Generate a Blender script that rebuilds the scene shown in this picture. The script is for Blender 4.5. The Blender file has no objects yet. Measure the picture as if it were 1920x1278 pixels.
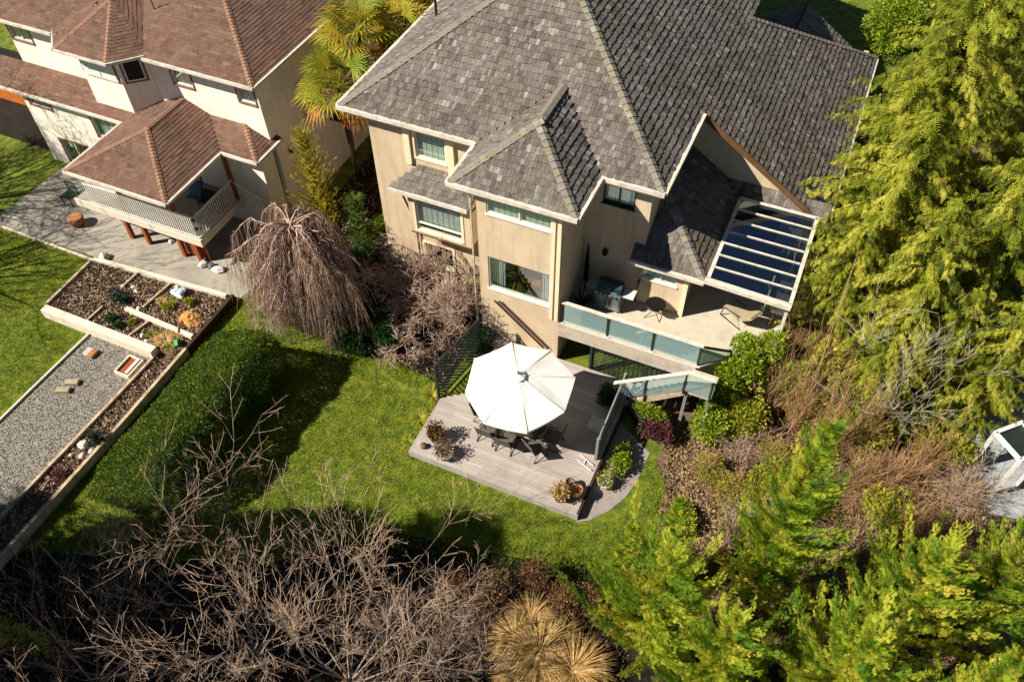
import bpy, math, random
import numpy as np
from mathutils import Vector, Matrix
S = bpy.context.scene
COL = S.collection
rnd = random.Random(7)
RG = np.random.default_rng(11)

# ---------------------------------------------------------------- camera, sky, sun
def setup():
    cd = bpy.data.cameras.new('camera'); cam = bpy.data.objects.new('camera', cd); COL.objects.link(cam)
    y, p, r = math.radians(-24.566), math.radians(50.092), math.radians(-.838)
    f = Vector((math.sin(y)*math.cos(p), math.cos(y)*math.cos(p), -math.sin(p)))
    r0 = Vector((math.cos(y), -math.sin(y), 0)); u0 = r0.cross(f)
    rr = math.cos(r)*r0 + math.sin(r)*u0; uu = -math.sin(r)*r0 + math.cos(r)*u0
    m = Matrix((rr, uu, -f)).transposed().to_4x4(); m.translation = (0, 0, 24.1)
    cam.matrix_world = m
    cd.sensor_width = 36; cd.lens = 29.836; cd.clip_end = 600; cd.clip_start = .5
    S.camera = cam
    w = bpy.data.worlds.new('World'); S.world = w; w.use_nodes = True
    nt = w.node_tree; bg = nt.nodes['Background']
    sky = nt.nodes.new('ShaderNodeTexSky'); sky.sky_type = 'NISHITA'; sky.sun_disc = False
    sky.air_density = .62; sky.dust_density = .2; sky.altitude = 1500; sky.ozone_density = 1.5; sky.sun_elevation = math.radians(42); sky.sun_rotation = math.radians(231.5)
    nt.links.new(sky.outputs[0], bg.inputs[0]); bg.inputs[1].default_value = .05
    ld = bpy.data.lights.new('sun', 'SUN'); ld.energy = 5.0; ld.angle = math.radians(.5); ld.color = (1, .935, .83)
    lo = bpy.data.objects.new('sun', ld); COL.objects.link(lo); lo.location = (-20, -15, 40)
    c = math.cos(math.radians(42)); d = Vector((.783*c, .622*c, -math.sin(math.radians(42))))
    lo.rotation_euler = d.to_track_quat('-Z', 'Y').to_euler()
    S.view_settings.view_transform = 'Standard'; S.view_settings.look = 'None'
    S.view_settings.exposure = .92; S.view_settings.gamma = 1; S.view_settings.use_curve_mapping = False
    S.render.engine = 'CYCLES'
    S.cycles.max_bounces = 6; S.cycles.diffuse_bounces = 2; S.cycles.transparent_max_bounces = 12; S.cycles.transmission_bounces = 4
setup()

# ---------------------------------------------------------------- materials
def hexc(h):
    h = h.lstrip('#'); v = [int(h[i:i+2], 16)/255 for i in (0, 2, 4)]
    return tuple((c/12.92 if c <= .04045 else ((c+.055)/1.055)**2.4) for c in v) + (1,)
def M(name, cols, scale=3., rough=.8, bump=0., bscale=40., tint=0., transl=0., metal=0., detail=6., stretch=None, spec=.3, coat=0, patch=None):
    """cols: list of linear colours ramped over noise (and, with tint, over each piece's own random tint)"""
    m = bpy.data.materials.new(name); m.use_nodes = True
    nt = m.node_tree; N = nt.nodes; L = nt.links
    bs = N['Principled BSDF']; bs.inputs['Roughness'].default_value = rough; bs.inputs['Metallic'].default_value = metal
    bs.inputs['Specular IOR Level'].default_value = spec
    bs.inputs['Coat Weight'].default_value = coat
    co = N.new('ShaderNodeTexCoord'); mp = N.new('ShaderNodeMapping'); L.new(co.outputs['Object'], mp.inputs[0])
    if stretch: mp.inputs['Scale'].default_value = stretch
    nz = N.new('ShaderNodeTexNoise'); nz.inputs['Scale'].default_value = scale; nz.inputs['Detail'].default_value = detail
    nz.inputs['Roughness'].default_value = .62
    L.new(mp.outputs[0], nz.inputs['Vector'])
    mr = N.new('ShaderNodeMapRange'); mr.inputs[1].default_value = .3; mr.inputs[2].default_value = .7
    L.new(nz.outputs['Fac'], mr.inputs[0])
    fac = mr.outputs[0]
    if tint:
        at = N.new('ShaderNodeAttribute'); at.attribute_name = 'tint'
        mx = N.new('ShaderNodeMix'); mx.data_type = 'FLOAT'; mx.inputs[0].default_value = tint
        L.new(mr.outputs[0], mx.inputs[2]); L.new(at.outputs['Fac'], mx.inputs[3]); fac = mx.outputs[0]
    rp = N.new('ShaderNodeValToRGB'); L.new(fac, rp.inputs[0])
    e = rp.color_ramp.elements
    n = len(cols)
    while len(e) < n: e.new(.5)
    for i, c in enumerate(cols):
        e[i].position = i/(n-1) if n > 1 else 0
    for i, c in enumerate(cols):
        e[i].color = hexc(c) if isinstance(c, str) else tuple(c)+(1,)
    colout = rp.outputs[0]
    for pc, psc, pst, pstr in (patch or ()):
        pm = N.new('ShaderNodeMapping'); L.new(co.outputs['Object'], pm.inputs[0]); pm.inputs['Scale'].default_value = pstr
        pn = N.new('ShaderNodeTexNoise'); pn.inputs['Scale'].default_value = psc; pn.inputs['Detail'].default_value = 7; pn.inputs['Roughness'].default_value = .65; L.new(pm.outputs[0], pn.inputs['Vector'])
        pr = N.new('ShaderNodeMapRange'); pr.inputs[1].default_value = .48; pr.inputs[2].default_value = .68; pr.inputs[4].default_value = pst; L.new(pn.outputs['Fac'], pr.inputs[0])
        px_ = N.new('ShaderNodeMix'); px_.data_type = 'RGBA'; L.new(pr.outputs[0], px_.inputs[0]); L.new(colout, px_.inputs[6]); px_.inputs[7].default_value = hexc(pc); colout = px_.outputs[2]
    L.new(colout, bs.inputs['Base Color'])
    if bump:
        b2 = N.new('ShaderNodeTexNoise'); b2.inputs['Scale'].default_value = bscale; b2.inputs['Detail'].default_value = 4
        L.new(mp.outputs[0], b2.inputs['Vector'])
        bp = N.new('ShaderNodeBump'); bp.inputs['Strength'].default_value = bump; bp.inputs['Distance'].default_value = .03
        L.new(b2.outputs['Fac'], bp.inputs['Height']); L.new(bp.outputs[0], bs.inputs['Normal'])
    if transl:
        tr = N.new('ShaderNodeBsdfTranslucent'); ms = N.new('ShaderNodeMixShader'); ms.inputs[0].default_value = transl
        L.new(colout, tr.inputs[0]); L.new(bs.outputs[0], ms.inputs[1]); L.new(tr.outputs[0], ms.inputs[2])
        L.new(ms.outputs[0], N['Material Output'].inputs[0])
    return m
def glass(name, tintc, gl=.5, mixb=.12, rough=.02, milk=0):
    m = bpy.data.materials.new(name); m.use_nodes = True; nt = m.node_tree; N = nt.nodes; L = nt.links
    N.remove(N['Principled BSDF'])
    t = N.new('ShaderNodeBsdfTransparent'); t.inputs[0].default_value = tuple(tintc)+(1,)
    g = N.new('ShaderNodeBsdfGlossy'); g.inputs['Roughness'].default_value = rough; g.inputs[0].default_value = (.9, .95, 1, 1)
    fr = N.new('ShaderNodeLayerWeight'); fr.inputs[0].default_value = gl
    a = N.new('ShaderNodeMath'); a.operation = 'MULTIPLY_ADD'; L.new(fr.outputs['Fresnel'], a.inputs[0]); a.inputs[1].default_value = .5; a.inputs[2].default_value = mixb
    ms = N.new('ShaderNodeMixShader'); L.new(a.outputs[0], ms.inputs[0]); L.new(t.outputs[0], ms.inputs[1]); L.new(g.outputs[0], ms.inputs[2])
    out = ms.outputs[0]
    if milk:
        df = N.new('ShaderNodeBsdfDiffuse'); df.inputs[0].default_value = (.42, .58, .58, 1); m2 = N.new('ShaderNodeMixShader'); m2.inputs[0].default_value = milk
        L.new(out, m2.inputs[1]); L.new(df.outputs[0], m2.inputs[2]); out = m2.outputs[0]
    L.new(out, N['Material Output'].inputs[0]); return m

MT = dict(
 stucco=M('sand_stucco', ['#bda78a', '#c9b497', '#bba68a'], .7, .9, .25, 60, patch=[('#9c8668', 1.6, .45, (2.5, 2.5, .22)), ('#b3936c', .5, .4, (1, 1, 1))]),
 stucco_trim=M('pale_stucco_trim', ['#dfc9a4', '#e6d2b0'], 2, .85, .1, 60),
 shake=M('cedar_shake', ['#3a3430', '#58504a', '#70675f', '#a2988f'], 9, .9, .5, 30, tint=.7, detail=8, patch=[('#57543c', .55, .55, (1, 1, 1)), ('#8d8880', .9, .35, (1, 1, 1))]),
 shake_cap=M('mossy_shake_cap', ['#554d47', '#7d746c', '#77725c', '#9c9288'], 1.2, .9, .5, 30, tint=.6),
 roofdeck=M('roof_underlay', ['#2b2724', '#38322d'], 3, .95),
 white=M('cream_metal', ['#bdb3a2', '#d6cdbd'], 2, .55, patch=[('#8b8272', 5, .55, (1, 1, 1))]),
 whitep=M('white_paint', ['#c8c4ba', '#dcd8ce'], 2, .5),
 brownp=M('brown_downpipe', ['#5a4028', '#6b4c30'], 3, .6),
 frame=M('window_frame_cream', ['#cfc7b4', '#d9d2c0'], 3, .5),
 blind=M('pale_blind', ['#c3cdbd', '#d6dfd0'], 1.5, .8, stretch=(8, 8, .3)),
 blindw=M('white_blind', ['#e2e4da', '#f2f3ea'], 1.5, .8, stretch=(8, 8, .3)),
 curtain=M('blue_grey_curtain', ['#7f93a0', '#d5dbdc', '#8fa3ae'], 4, .8, stretch=(6, 6, .1)),
 darkin=M('dark_interior', ['#1c1a18', '#2a2622'], 2, .9),
 floorin=M('interior_floor', ['#7a6248', '#8f7456'], 2, .6),
 deckv=M('vinyl_deck', ['#a89e8a', '#b8ae9a', '#a39a86'], 1.2, .7, .08, 30),
 fascia=M('deck_fascia', ['#a79a88', '#b6aa98', '#9a8e7e'], 1.5, .7, .1, 20),
 board=M('grey_deck_board', ['#8c837b', '#a1978e', '#b3a99f'], 3, .85, .3, 20, tint=.45, stretch=(.6, 6, 6), patch=[('#857a70', .8, .5, (1, 1, 1))]),
 boardedge=M('weathered_board_edge', ['#8e8680', '#a29a92'], 3, .85, .3, 20),
 timber=M('weathered_timber', ['#8a7560', '#ab977e', '#c3b39c'], 3, .9, .4, 25),
 paletimber=M('pale_timber', ['#b5a590', '#d2c5b2', '#c9bda8'], 2.5, .85, .3, 25),
 darkwood=M('dark_wood', ['#2b1d14', '#40291a'], 3, .8, .3, 20),
 redwood=M('red_stained_wood', ['#6e3316', '#8f4a22', '#7b3d1c'], 3, .7, .2, 20),
 lattice=M('dark_green_lattice', ['#1d2420', '#2c342d'], 4, .8),
 greylattice=M('grey_weathered_lattice', ['#6b6a66', '#85837e'], 4, .8),
 ncream=M('cream_stucco', ['#e6dac6', '#efe5d3', '#e4d8c3'], .8, .9, .2, 60, patch=[('#b9aa92', 1.6, .35, (2.5, 2.5, .22))]),
 nshingle=M('brown_asphalt_shingle', ['#43322a', '#5e4639', '#6e5546', '#816760'], 7.0, .95, .5, 50, tint=.6, detail=8, patch=[('#725c48', .7, .5, (1, 1, 1)), ('#744a42', .9, .45, (1, 1, 1))]),
 ncap=M('brown_ridge_cap', ['#6b5140', '#8f6d56', '#7d5d4b'], 3, .95, .4, 40, tint=.5),
 ntrim=M('brown_trim', ['#6f5048', '#7f5d52'], 3, .7),
 concrete=M('old_concrete', ['#7a7368', '#8d867a', '#9a9285', '#6f685d'], .9, .9, .3, 30, detail=10),
 gravel=M('gravel_grey', ['#6e6962', '#8a847a', '#a39c90'], 22, .95, .8, 45, detail=10),
 stone=M('gravel_stone', ['#7d776d', '#a0998d', '#c0b9ab'], 8, .9, tint=.8),
 mulch=M('brown_mulch', ['#43362c', '#65533f', '#7f6b55'], 12, .95, .9, 30, detail=10),
 chip=M('bark_chip', ['#4e3c30', '#7a6350', '#a08a72', '#bfae94'], 8, .9, tint=.85),
 lawn=M('lawn_ground', ['#35430e', '#4e5e12', '#68721a', '#857e28'], 2.6, .95, .8, 60, detail=12),
 lawnblade=M('grass_blade', ['#466010', '#68801a', '#8f9a26', '#b4aa40'], 2.4, .8, tint=.4, transl=.35, patch=[('#8f8c1e', .55, .6, (1, 1, 1)), ('#3c6410', .35, .5, (1, 1, 1))]),
 soil=M('soil_and_shade', ['#120f0b', '#1c1710', '#2a2218'], 2, .95, .8, 25, detail=10),  # dark soil, made near black with the shade put into its colour
 litter=M('dry_litter', ['#5b4630', '#7d6446', '#9a8262', '#6a4634'], 6, .95, tint=.85),
 rock=M('pale_rock', ['#9b948a', '#c2bab0', '#dcd6cc'], 3, .9, .5, 15, tint=.4),
 darkrock=M('dark_rock', ['#4b4a48', '#6b6a68'], 3, .9, .5, 15),
 tan=M('orange_sand_heap', ['#9a6836', '#c48e50', '#7c5430'], 14, .95, .6, 25),
 flag=M('grey_pink_flagstone', ['#6f6662', '#8d817b', '#7c6e69'], 2, .85, .3, 20, detail=8),
 canvas=M('ivory_canvas', ['#f0eee6', '#f5f3ec'], 1.5, .85, .12, 8, transl=.12),
 black=M('black_metal', ['#101112', '#191a1b'], 3, .4, metal=.3),
 bronze=M('bronze_metal', ['#2a201b', '#3a2c24'], 3, .45, metal=.3),
 steel=M('brushed_steel', ['#8a8e92', '#a9adb1'], 3, .35, metal=.7),
 bbqlid=M('teal_black_enamel', ['#0b2a2c', '#10383a'], 2, .25, spec=.6),
 postmetal=M('dark_green_grey_metal', ['#26302c', '#333f3a'], 3, .4, metal=.4),
 alu=M('pale_aluminium', ['#b5b2ac', '#cac7c0'], 3, .4),
 terra=M('terracotta', ['#8c5c3a', '#a5714a'], 3, .8),
 claybrown=M('brown_glazed_clay', ['#4b3a2c', '#6b5542'], 3, .5),
 potwhite=M('stone_planter', ['#a09c94', '#bcb8ae'], 3, .8),
 sling=M('sling_fabric', ['#4a4540', '#5d574f'], 3, .8),
 cushion=M('beige_cushion', ['#8f8268', '#a3967c'], 3, .9),
 bluecloth=M('blue_cloth', ['#39566b', '#4a6c84'], 3, .8),
 tarp=M('blue_grey_tarp', ['#7b90a0', '#b9c4cb', '#8fa0ac'], 3, .5, .5, 6),
 greenplastic=M('green_plastic', ['#0c6a34', '#10803e'], 3, .4),
 orange=M('orange_wood', ['#a85a1c', '#c26d26'], 3, .8, .2, 20),
 bark=M('grey_bark', ['#6a5c50', '#8c7c6e', '#a89a8c'], 5, .9, .4, 25, tint=.4),
 twigpink=M('pinkish_twig', ['#846a5a', '#aa907e', '#c8b09c'], 3, .9, tint=.7),
 twigbrown=M('russet_twig', ['#705848', '#9c806e', '#c4aa98'], 3, .9, tint=.7),
 twiggrey=M('pale_grey_twig', ['#7d634f', '#ad9078', '#dcc4a6'], 3, .9, tint=.7),
 twigorange=M('orange_brown_stem', ['#86603c', '#a9825a', '#c8a67c'], 3, .9, tint=.8),
 birchbark=M('pale_birch_bark', ['#b8ac98', '#d6cbb8'], 5, .8),
 hedge=M('box_hedge_leaf', ['#2c3e10', '#465c18', '#687a26', '#868f34'], 1.2, .7, tint=.75, transl=.3),
 cedar=M('cedar_spray', ['#4c5a14', '#7e881c', '#a8a82e', '#d0c65a'], .9, .7, tint=.75, transl=.35),
 cypress=M('cypress_spray', ['#4a7a1c', '#84a426', '#c0c236', '#ecdc62'], .8, .7, tint=.75, transl=.5),
 yconif=M('golden_conifer_spray', ['#6e7418', '#b0a622', '#dcc236'], 1.2, .7, tint=.75, transl=.35),
 ivy=M('ivy_leaf', ['#486012', '#7c921e', '#b0b23c'], 2, .55, tint=.8, transl=.35),
 shrub=M('green_shrub_leaf', ['#12280c', '#27481a', '#44682a'], 2, .6, tint=.8, transl=.3),
 darkshrub=M('blue_green_leaf', ['#12241a', '#20382a', '#3c5a44'], 2, .7, tint=.8, transl=.2),
 redshrub=M('bronze_red_leaf', ['#33301a', '#5c4228', '#8c6742', '#858048'], 2, .6, tint=.8, transl=.3),
 redflower=M('red_leaf', ['#7a2c1a', '#b2502c'], 2, .6, tint=.8, transl=.3),
 purple=M('plum_leaf', ['#3a1f20', '#5c3434', '#7a5550'], 2, .6, tint=.8, transl=.2),
 drygrass=M('dry_tan_grass', ['#a17c46', '#c8a468', '#e0c48c'], 2, .85, tint=.85, transl=.3),
 palmleaf=M('palm_frond', ['#5f7a1e', '#8f9424', '#c4a430', '#6f8e34'], 1, .6, tint=.8, transl=.35),
 palmdead=M('dead_palm_frond', ['#8a5a24', '#b57a34'], 2, .8, tint=.8, transl=.2),
 olive=M('yellow_green_leaf', ['#5a6a14', '#8b8f24', '#b5ac3c'], 2, .7, tint=.8, transl=.35),
 dryleaf=M('brown_dry_leaf', ['#4b3828', '#7a5c42', '#9a7a5a'], 2, .85, tint=.85, transl=.2),
 paleshed=M('pale_tarpaulin_ground', ['#7f8285', '#9b9d9c', '#6f7174'], .8, .8, .3, 10),
)
MT['glass'] = glass('window_glass', (.95, .99, .97), .25, .05)
MT['railglass'] = glass('railing_glass', (.80, .92, .90), .3, .10, milk=.30)
MT['roofglass'] = glass('patio_cover_glass', (.66, .72, .76), .3, .045)

# ---------------------------------------------------------------- objects
ORG = {}
def setp(o, label=None, cat=None, group=None, kind=None):
    for k, v in (('label', label), ('category', cat), ('group', group), ('kind', kind)):
        if v: o[k] = v
    return o
def thing(name, label, cat, loc=(0, 0, 0), group=None, rz=0):
    o = bpy.data.objects.new(name, None); COL.objects.link(o); o.location = loc; o.rotation_euler = (0, 0, rz)
    o.empty_display_size = .2; ORG[o] = Vector(loc)
    return setp(o, label, cat, group)
def link(name, me, parent=None):
    o = bpy.data.objects.new(name, me); COL.objects.link(o)
    if parent is not None:
        o.parent = parent; ORG[o] = ORG[parent]
    else: ORG[o] = Vector((0, 0, 0))
    return o
def npmesh(name, V, F, mat, parent=None, tint=None, smooth=False):
    """V (n,3), F (m,k) arrays in world space"""
    V = np.asarray(V, dtype=np.float32); F = np.asarray(F, dtype=np.int32)
    if parent is not None: V = V - np.array(ORG[parent], dtype=np.float32)
    me = bpy.data.meshes.new(name); k = F.shape[1]
    me.vertices.add(len(V)); me.vertices.foreach_set('co', V.ravel())
    me.loops.add(F.size); me.loops.foreach_set('vertex_index', F.ravel())
    me.polygons.add(len(F)); me.polygons.foreach_set('loop_start', np.arange(0, F.size, k, dtype=np.int32))
    if smooth: me.polygons.foreach_set('use_smooth', np.ones(len(F), dtype=bool))
    me.update(calc_edges=True)
    if tint is not None:
        a = me.attributes.new('tint', 'FLOAT', 'POINT'); a.data.foreach_set('value', np.asarray(tint, dtype=np.float32))
    me.materials.append(mat)
    return link(name, me, parent)
class MB:
    def __init__(s): s.v = []; s.f = []; s.t = []
    def add(s, vs, fs, t=.5):
        b = len(s.v); s.v += [tuple(v) for v in vs]; s.f += [tuple(b+i for i in f) for f in fs]; s.t += [t]*len(vs); return s
    def box(s, x0, x1, y0, y1, z0, z1, t=.5):
        return s.add([(x0,y0,z0),(x1,y0,z0),(x1,y1,z0),(x0,y1,z0),(x0,y0,z1),(x1,y0,z1),(x1,y1,z1),(x0,y1,z1)],
            [(0,3,2,1),(4,5,6,7),(0,1,5,4),(1,2,6,5),(2,3,7,6),(3,0,4,7)], t)
    def bar(s, a, b, w, h, up=(0,0,1), t=.5):
        a = Vector(a); b = Vector(b); d = (b-a).normalized(); up = Vector(up)
        sd = d.cross(up)
        if sd.length < 1e-4: sd = d.cross(Vector((1,0,0)))
        sd.normalize(); u = sd.cross(d); sd *= w/2; u *= h/2
        vs = [a-sd-u, a+sd-u, a+sd+u, a-sd+u, b-sd-u, b+sd-u, b+sd+u, b-sd+u]
        return s.add(vs, [(0,3,2,1),(4,5,6,7),(0,1,5,4),(1,2,6,5),(2,3,7,6),(3,0,4,7)][0:0]+[(0,1,2,3),(7,6,5,4),(1,0,4,5),(2,1,5,6),(3,2,6,7),(0,3,7,4)], t)
    def tube(s, pts, rs, n=8, cap=True, t=.5):
        pts = [Vector(p) for p in pts]
        if not hasattr(rs, '__len__'): rs = [rs]*len(pts)
        vs = []; fs = []
        for i, p in enumerate(pts):
            d = (pts[min(i+1, len(pts)-1)] - pts[max(i-1, 0)])
            if d.length < 1e-6: d = Vector((0,0,1))
            d.normalize(); a = d.cross(Vector((0,0,1)))
            if a.length < 1e-3: a = d.cross(Vector((1,0,0)))
            a.normalize(); b = d.cross(a)
            for k in range(n):
                an = 2*math.pi*k/n; vs.append(p + (a*math.cos(an)+b*math.sin(an))*rs[i])
        for i in range(len(pts)-1):
            for k in range(n):
                k2 = (k+1) % n; fs.append((i*n+k, i*n+k2, (i+1)*n+k2, (i+1)*n+k))
        if cap: fs.append(tuple(range(n-1, -1, -1))); fs.append(tuple((len(pts)-1)*n+k for k in range(n)))
        return s.add(vs, fs, t)
    def lathe(s, c, prof, n=16, t=.5, sx=1, sy=1):
        vs = []; fs = []
        for r, z in prof:
            for k in range(n):
                an = 2*math.pi*k/n; vs.append((c[0]+r*math.cos(an)*sx, c[1]+r*math.sin(an)*sy, c[2]+z))
        for i in range(len(prof)-1):
            for k in range(n):
                k2 = (k+1) % n; fs.append((i*n+k, i*n+k2, (i+1)*n+k2, (i+1)*n+k))
        fs.append(tuple(range(n-1, -1, -1))); fs.append(tuple((len(prof)-1)*n+k for k in range(n)))
        return s.add(vs, fs, t)
    def prism(s, poly, z0, z1, t=.5):
        n = len(poly); vs = [(x, y, z0) for x, y in poly] + [(x, y, z1) for x, y in poly]
        a = sum(poly[i][0]*poly[(i+1)%n][1]-poly[(i+1)%n][0]*poly[i][1] for i in range(n))
        fs = [tuple(range(n-1, -1, -1)), tuple(range(n, 2*n))] + [(i, (i+1)%n, n+(i+1)%n, n+i) for i in range(n)]
        if a < 0: fs = [f[::-1] for f in fs]
        return s.add(vs, fs, t)
    def build(s, name, mat, parent=None, smooth=False, kind=None):
        o0 = ORG[parent] if parent is not None else Vector((0,0,0))
        me = bpy.data.meshes.new(name)
        me.from_pydata([(v[0]-o0[0], v[1]-o0[1], v[2]-o0[2]) for v in s.v], [], s.f)
        a = me.attributes.new('tint', 'FLOAT', 'POINT'); a.data.foreach_set('value', s.t)
        if smooth: me.polygons.foreach_set('use_smooth', [True]*len(me.polygons))
        me.materials.append(mat); me.update()
        o = link(name, me, parent)
        if kind: o['kind'] = kind
        return o
def sheet(name, poly, z, mat, kind='structure', sub=0):
    mb = MB(); mb.add([(x, y, z) for x, y in poly], [tuple(range(len(poly)))])
    return mb.build(name, mat, None, kind=kind)
def copy_tree(o, loc, rz=0, parent=None, label=None, scale=None):
    c = o.copy(); COL.objects.link(c)
    if parent is None:
        c.location = loc; c.rotation_euler = (0, 0, rz); ORG[c] = Vector(loc)
        if scale: c.scale = (scale,)*3 if not hasattr(scale, '__len__') else scale
        if label: c['label'] = label
    else: c.parent = parent
    for ch in [x for x in bpy.data.objects if x.parent == o]: copy_tree(ch, None, 0, c)
    return c
def place(o, loc, rz=0, scale=None):
    o.location = loc; o.rotation_euler = (0, 0, rz)
    if scale: o.scale = (scale,)*3 if not hasattr(scale, '__len__') else scale
    return o

# ---------------------------------------------------------------- ground
G = 90
sheet('ground', [(-G, -40), (G, -40), (G, 120), (-G, 120)], 0, MT['lawn'])
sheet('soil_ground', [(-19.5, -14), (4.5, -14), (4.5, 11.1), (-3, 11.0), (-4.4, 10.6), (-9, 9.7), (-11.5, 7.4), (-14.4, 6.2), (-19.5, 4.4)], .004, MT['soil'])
sheet('shrub_bed', [(-.9, 11.5), (-1.25, 12.4), (-1.05, 13.2), (-1.35, 14.1), (-1.3, 14.7), (-1.9, 15.4), (-1.9, 16.2), (-3.3, 17.2), (-.6, 24.6), (1.2, 36), (12, 40), (40, 30), (40, -14), (4.4, -14), (4.4, 11.0), (-.8, 11)], .008, MT['mulch'])
sheet('side_yard', [(-18.6, 17.6), (-17.6, 15.6), (-14.0, 15.6), (-12.0, 15.8), (-9.7, 15.4), (-9.7, 20.3), (-14.6, 20.3), (-14.6, 50), (-19.2, 50)], .008, MT['soil'])  # near-black sheet paints in the deep shade between the houses
sheet('patio_paving', [(-31.2, 15.55), (-19.0, 15.75), (-18.6, 17.6), (-18.6, 20.6), (-31.0, 20.6)], .012, MT['concrete'])
sheet('gravel_path', [(-23.05, 12.4), (-20.05, 12.4), (-20.2, 2), (-23.2, 2)], .012, MT['gravel'])
sheet('planting_strip', [(-20.05, 13), (-19.0, 13), (-19.0, 2), (-20.2, 2)], .016, MT['mulch'])
sheet('neighbour_yard', [(-45, 20.3), (-29.6, 20.3), (-29.6, 26), (-45, 26)], .012, MT['soil'])  # dark sheet stands in for the shade over the neighbour's lawn
sheet('far_paving', [(6.6, 17.5), (14, 19), (14, 34), (6.9, 34)], .016, MT['paleshed'])
sheet('stone_paving', [(-3.52, 12.35), (-3.15, 12.6), (-2.75, 13.1), (-2.4, 13.8), (-2.25, 14.5), (-2.2, 15.7), (-3.52, 16.5)], .016, MT['flag'])
# ---------------------------------------------------------------- roofs
SL = 2/3; CN = math.hypot(1, SL)
DIRS = {'front': ((1,0,0), (0,1,SL)), 'right': ((0,1,0), (-1,0,SL)), 'left': ((0,-1,0), (1,0,SL)), 'back': ((-1,0,0), (0,-1,SL))}
def roof_plane(poly, face, slope=SL, exp=.225, wmin=.08, wmax=.17, th=.034, jit=.02, gap=.008):
    """poly: 3D points on the plane. returns (deck MB faces, list of tiles)"""
    if face is None:
        a_, b_, c_ = [Vector(p) for p in poly[:3]]; U = (b_-a_).normalized(); Nn = (b_-a_).cross(c_-a_).normalized(); V = Nn.cross(U)
    else:
        U = Vector(DIRS[face][0]); V = Vector(DIRS[face][1]); V.z = slope; V.normalize(); Nn = U.cross(V)
    O = Vector(poly[0]); P = [Vector(p)-O for p in poly]; uv = [(p.dot(U), p.dot(V)) for p in P]
    vmin = min(v for u, v in uv); vmax = max(v for u, v in uv); tiles = []
    k = 0; v = vmin-.03
    while v < vmax:
        vc = v + exp*.5; xs = []
        for i in range(len(uv)):
            (u0, v0), (u1, v1) = uv[i], uv[(i+1) % len(uv)]
            if (v0 <= vc) != (v1 <= vc): xs.append(u0 + (vc-v0)/(v1-v0)*(u1-u0))
        xs.sort()
        for a, b in zip(xs[::2], xs[1::2]):
            u = a - rnd.random()*wmin*.5*0
            while u < b-.02:
                w = min(rnd.uniform(wmin, wmax), b-u)
                if b-u-w < .05: w = b-u
                j = rnd.uniform(-jit, jit); t = th*rnd.uniform(.75, 1.25); top = v+exp*1.22
                n0 = .2*t+.006; g = gap
                def q(uu, vv, nn): return O+U*uu+V*vv+Nn*nn
                vs = [q(u+g/2, v+j, n0), q(u+w-g/2, v+j, n0), q(u+w-g/2, top, .002), q(u+g/2, top, .002),
                      q(u+g/2, v+j, n0+t), q(u+w-g/2, v+j, n0+t), q(u+w-g/2, top, .012), q(u+g/2, top, .012)]
                tiles.append((vs, min(1, max(0, rnd.gauss(.45, .23)))))
                u += w
        v += exp; k += 1
    dk = [O+U*a+V*b for a, b in uv]; dn = [p-Nn*.09 for p in dk]
    return dk, dn, tiles
BOXF2 = [(0,1,2,3),(7,6,5,4),(0,3,7,4),(1,5,6,2)]
BOXF = [(0,3,2,1),(4,5,6,7),(0,1,5,4),(1,2,6,5),(2,3,7,6),(3,0,4,7)]
def roof(root, planes, mat, matdeck, singles=0, tile='shingle', **kw):
    """planes: list of (poly3d, face)"""
    dk = MB(); allt = []
    for poly, face in planes:
        a, b, t = roof_plane(poly, face, **kw); n = len(a)
        dk.add(a+b, [tuple(range(n)), tuple(range(2*n-1, n-1, -1))]+[(i, n+i, n+(i+1) % n, (i+1) % n) for i in range(n)])
        allt += t
    dk.build('roof_deck', matdeck, root)
    C = Vector((0, 0, 24.1))
    if singles:
        allt.sort(key=lambda s: (s[0][0]-C).length)
    for vs, t in allt[:singles]:
        MB().add(vs, BOXF, t).build(tile, mat, root)
    m = MB()
    for vs, t in allt[singles:]: m.add(vs, BOXF, t)
    if m.v: m.build('shingles', mat, root, kind='stuff')
def hipcaps(root, lines, mat, w=.15, exp=.24, th=.03):
    m = MB()
    for a, b in lines:
        a = Vector(a); b = Vector(b); L = (b-a).length; d = (b-a)/L; h = Vector((-d.y, d.x, 0)).normalized()
        k = 0; up = h.cross(d)
        if up.z < 0: up = -up
        n = int(L/exp)
        for i in range(n+1):
            p = a+d*min(i*exp, L-exp*.6); q_ = p+d*exp*1.25; t = rnd.random()
            for sgn in (-1, 1):
                side = h*sgn*w
                s0 = p+side-up*(w*.42)+up*.05; s1 = q_+side-up*(w*.42)+up*.03
                c0 = p+up*(.05); c1 = q_+up*.03
                vs = [c0, s0, s1, c1, c0+up*th, s0+up*th, s1+up*th*.5, c1+up*th*.5]
                fs = BOXF if sgn > 0 else [f[::-1] for f in BOXF]
                m.add(vs, fs, t)
    m.build('ridge_cap', mat, root, kind='stuff')
def gutter(root, lines, mat, h=.14, w=.12, name='gutter'):
    for a, b in lines: MB().bar(a, b, w, h).build(name, mat, root)

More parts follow.
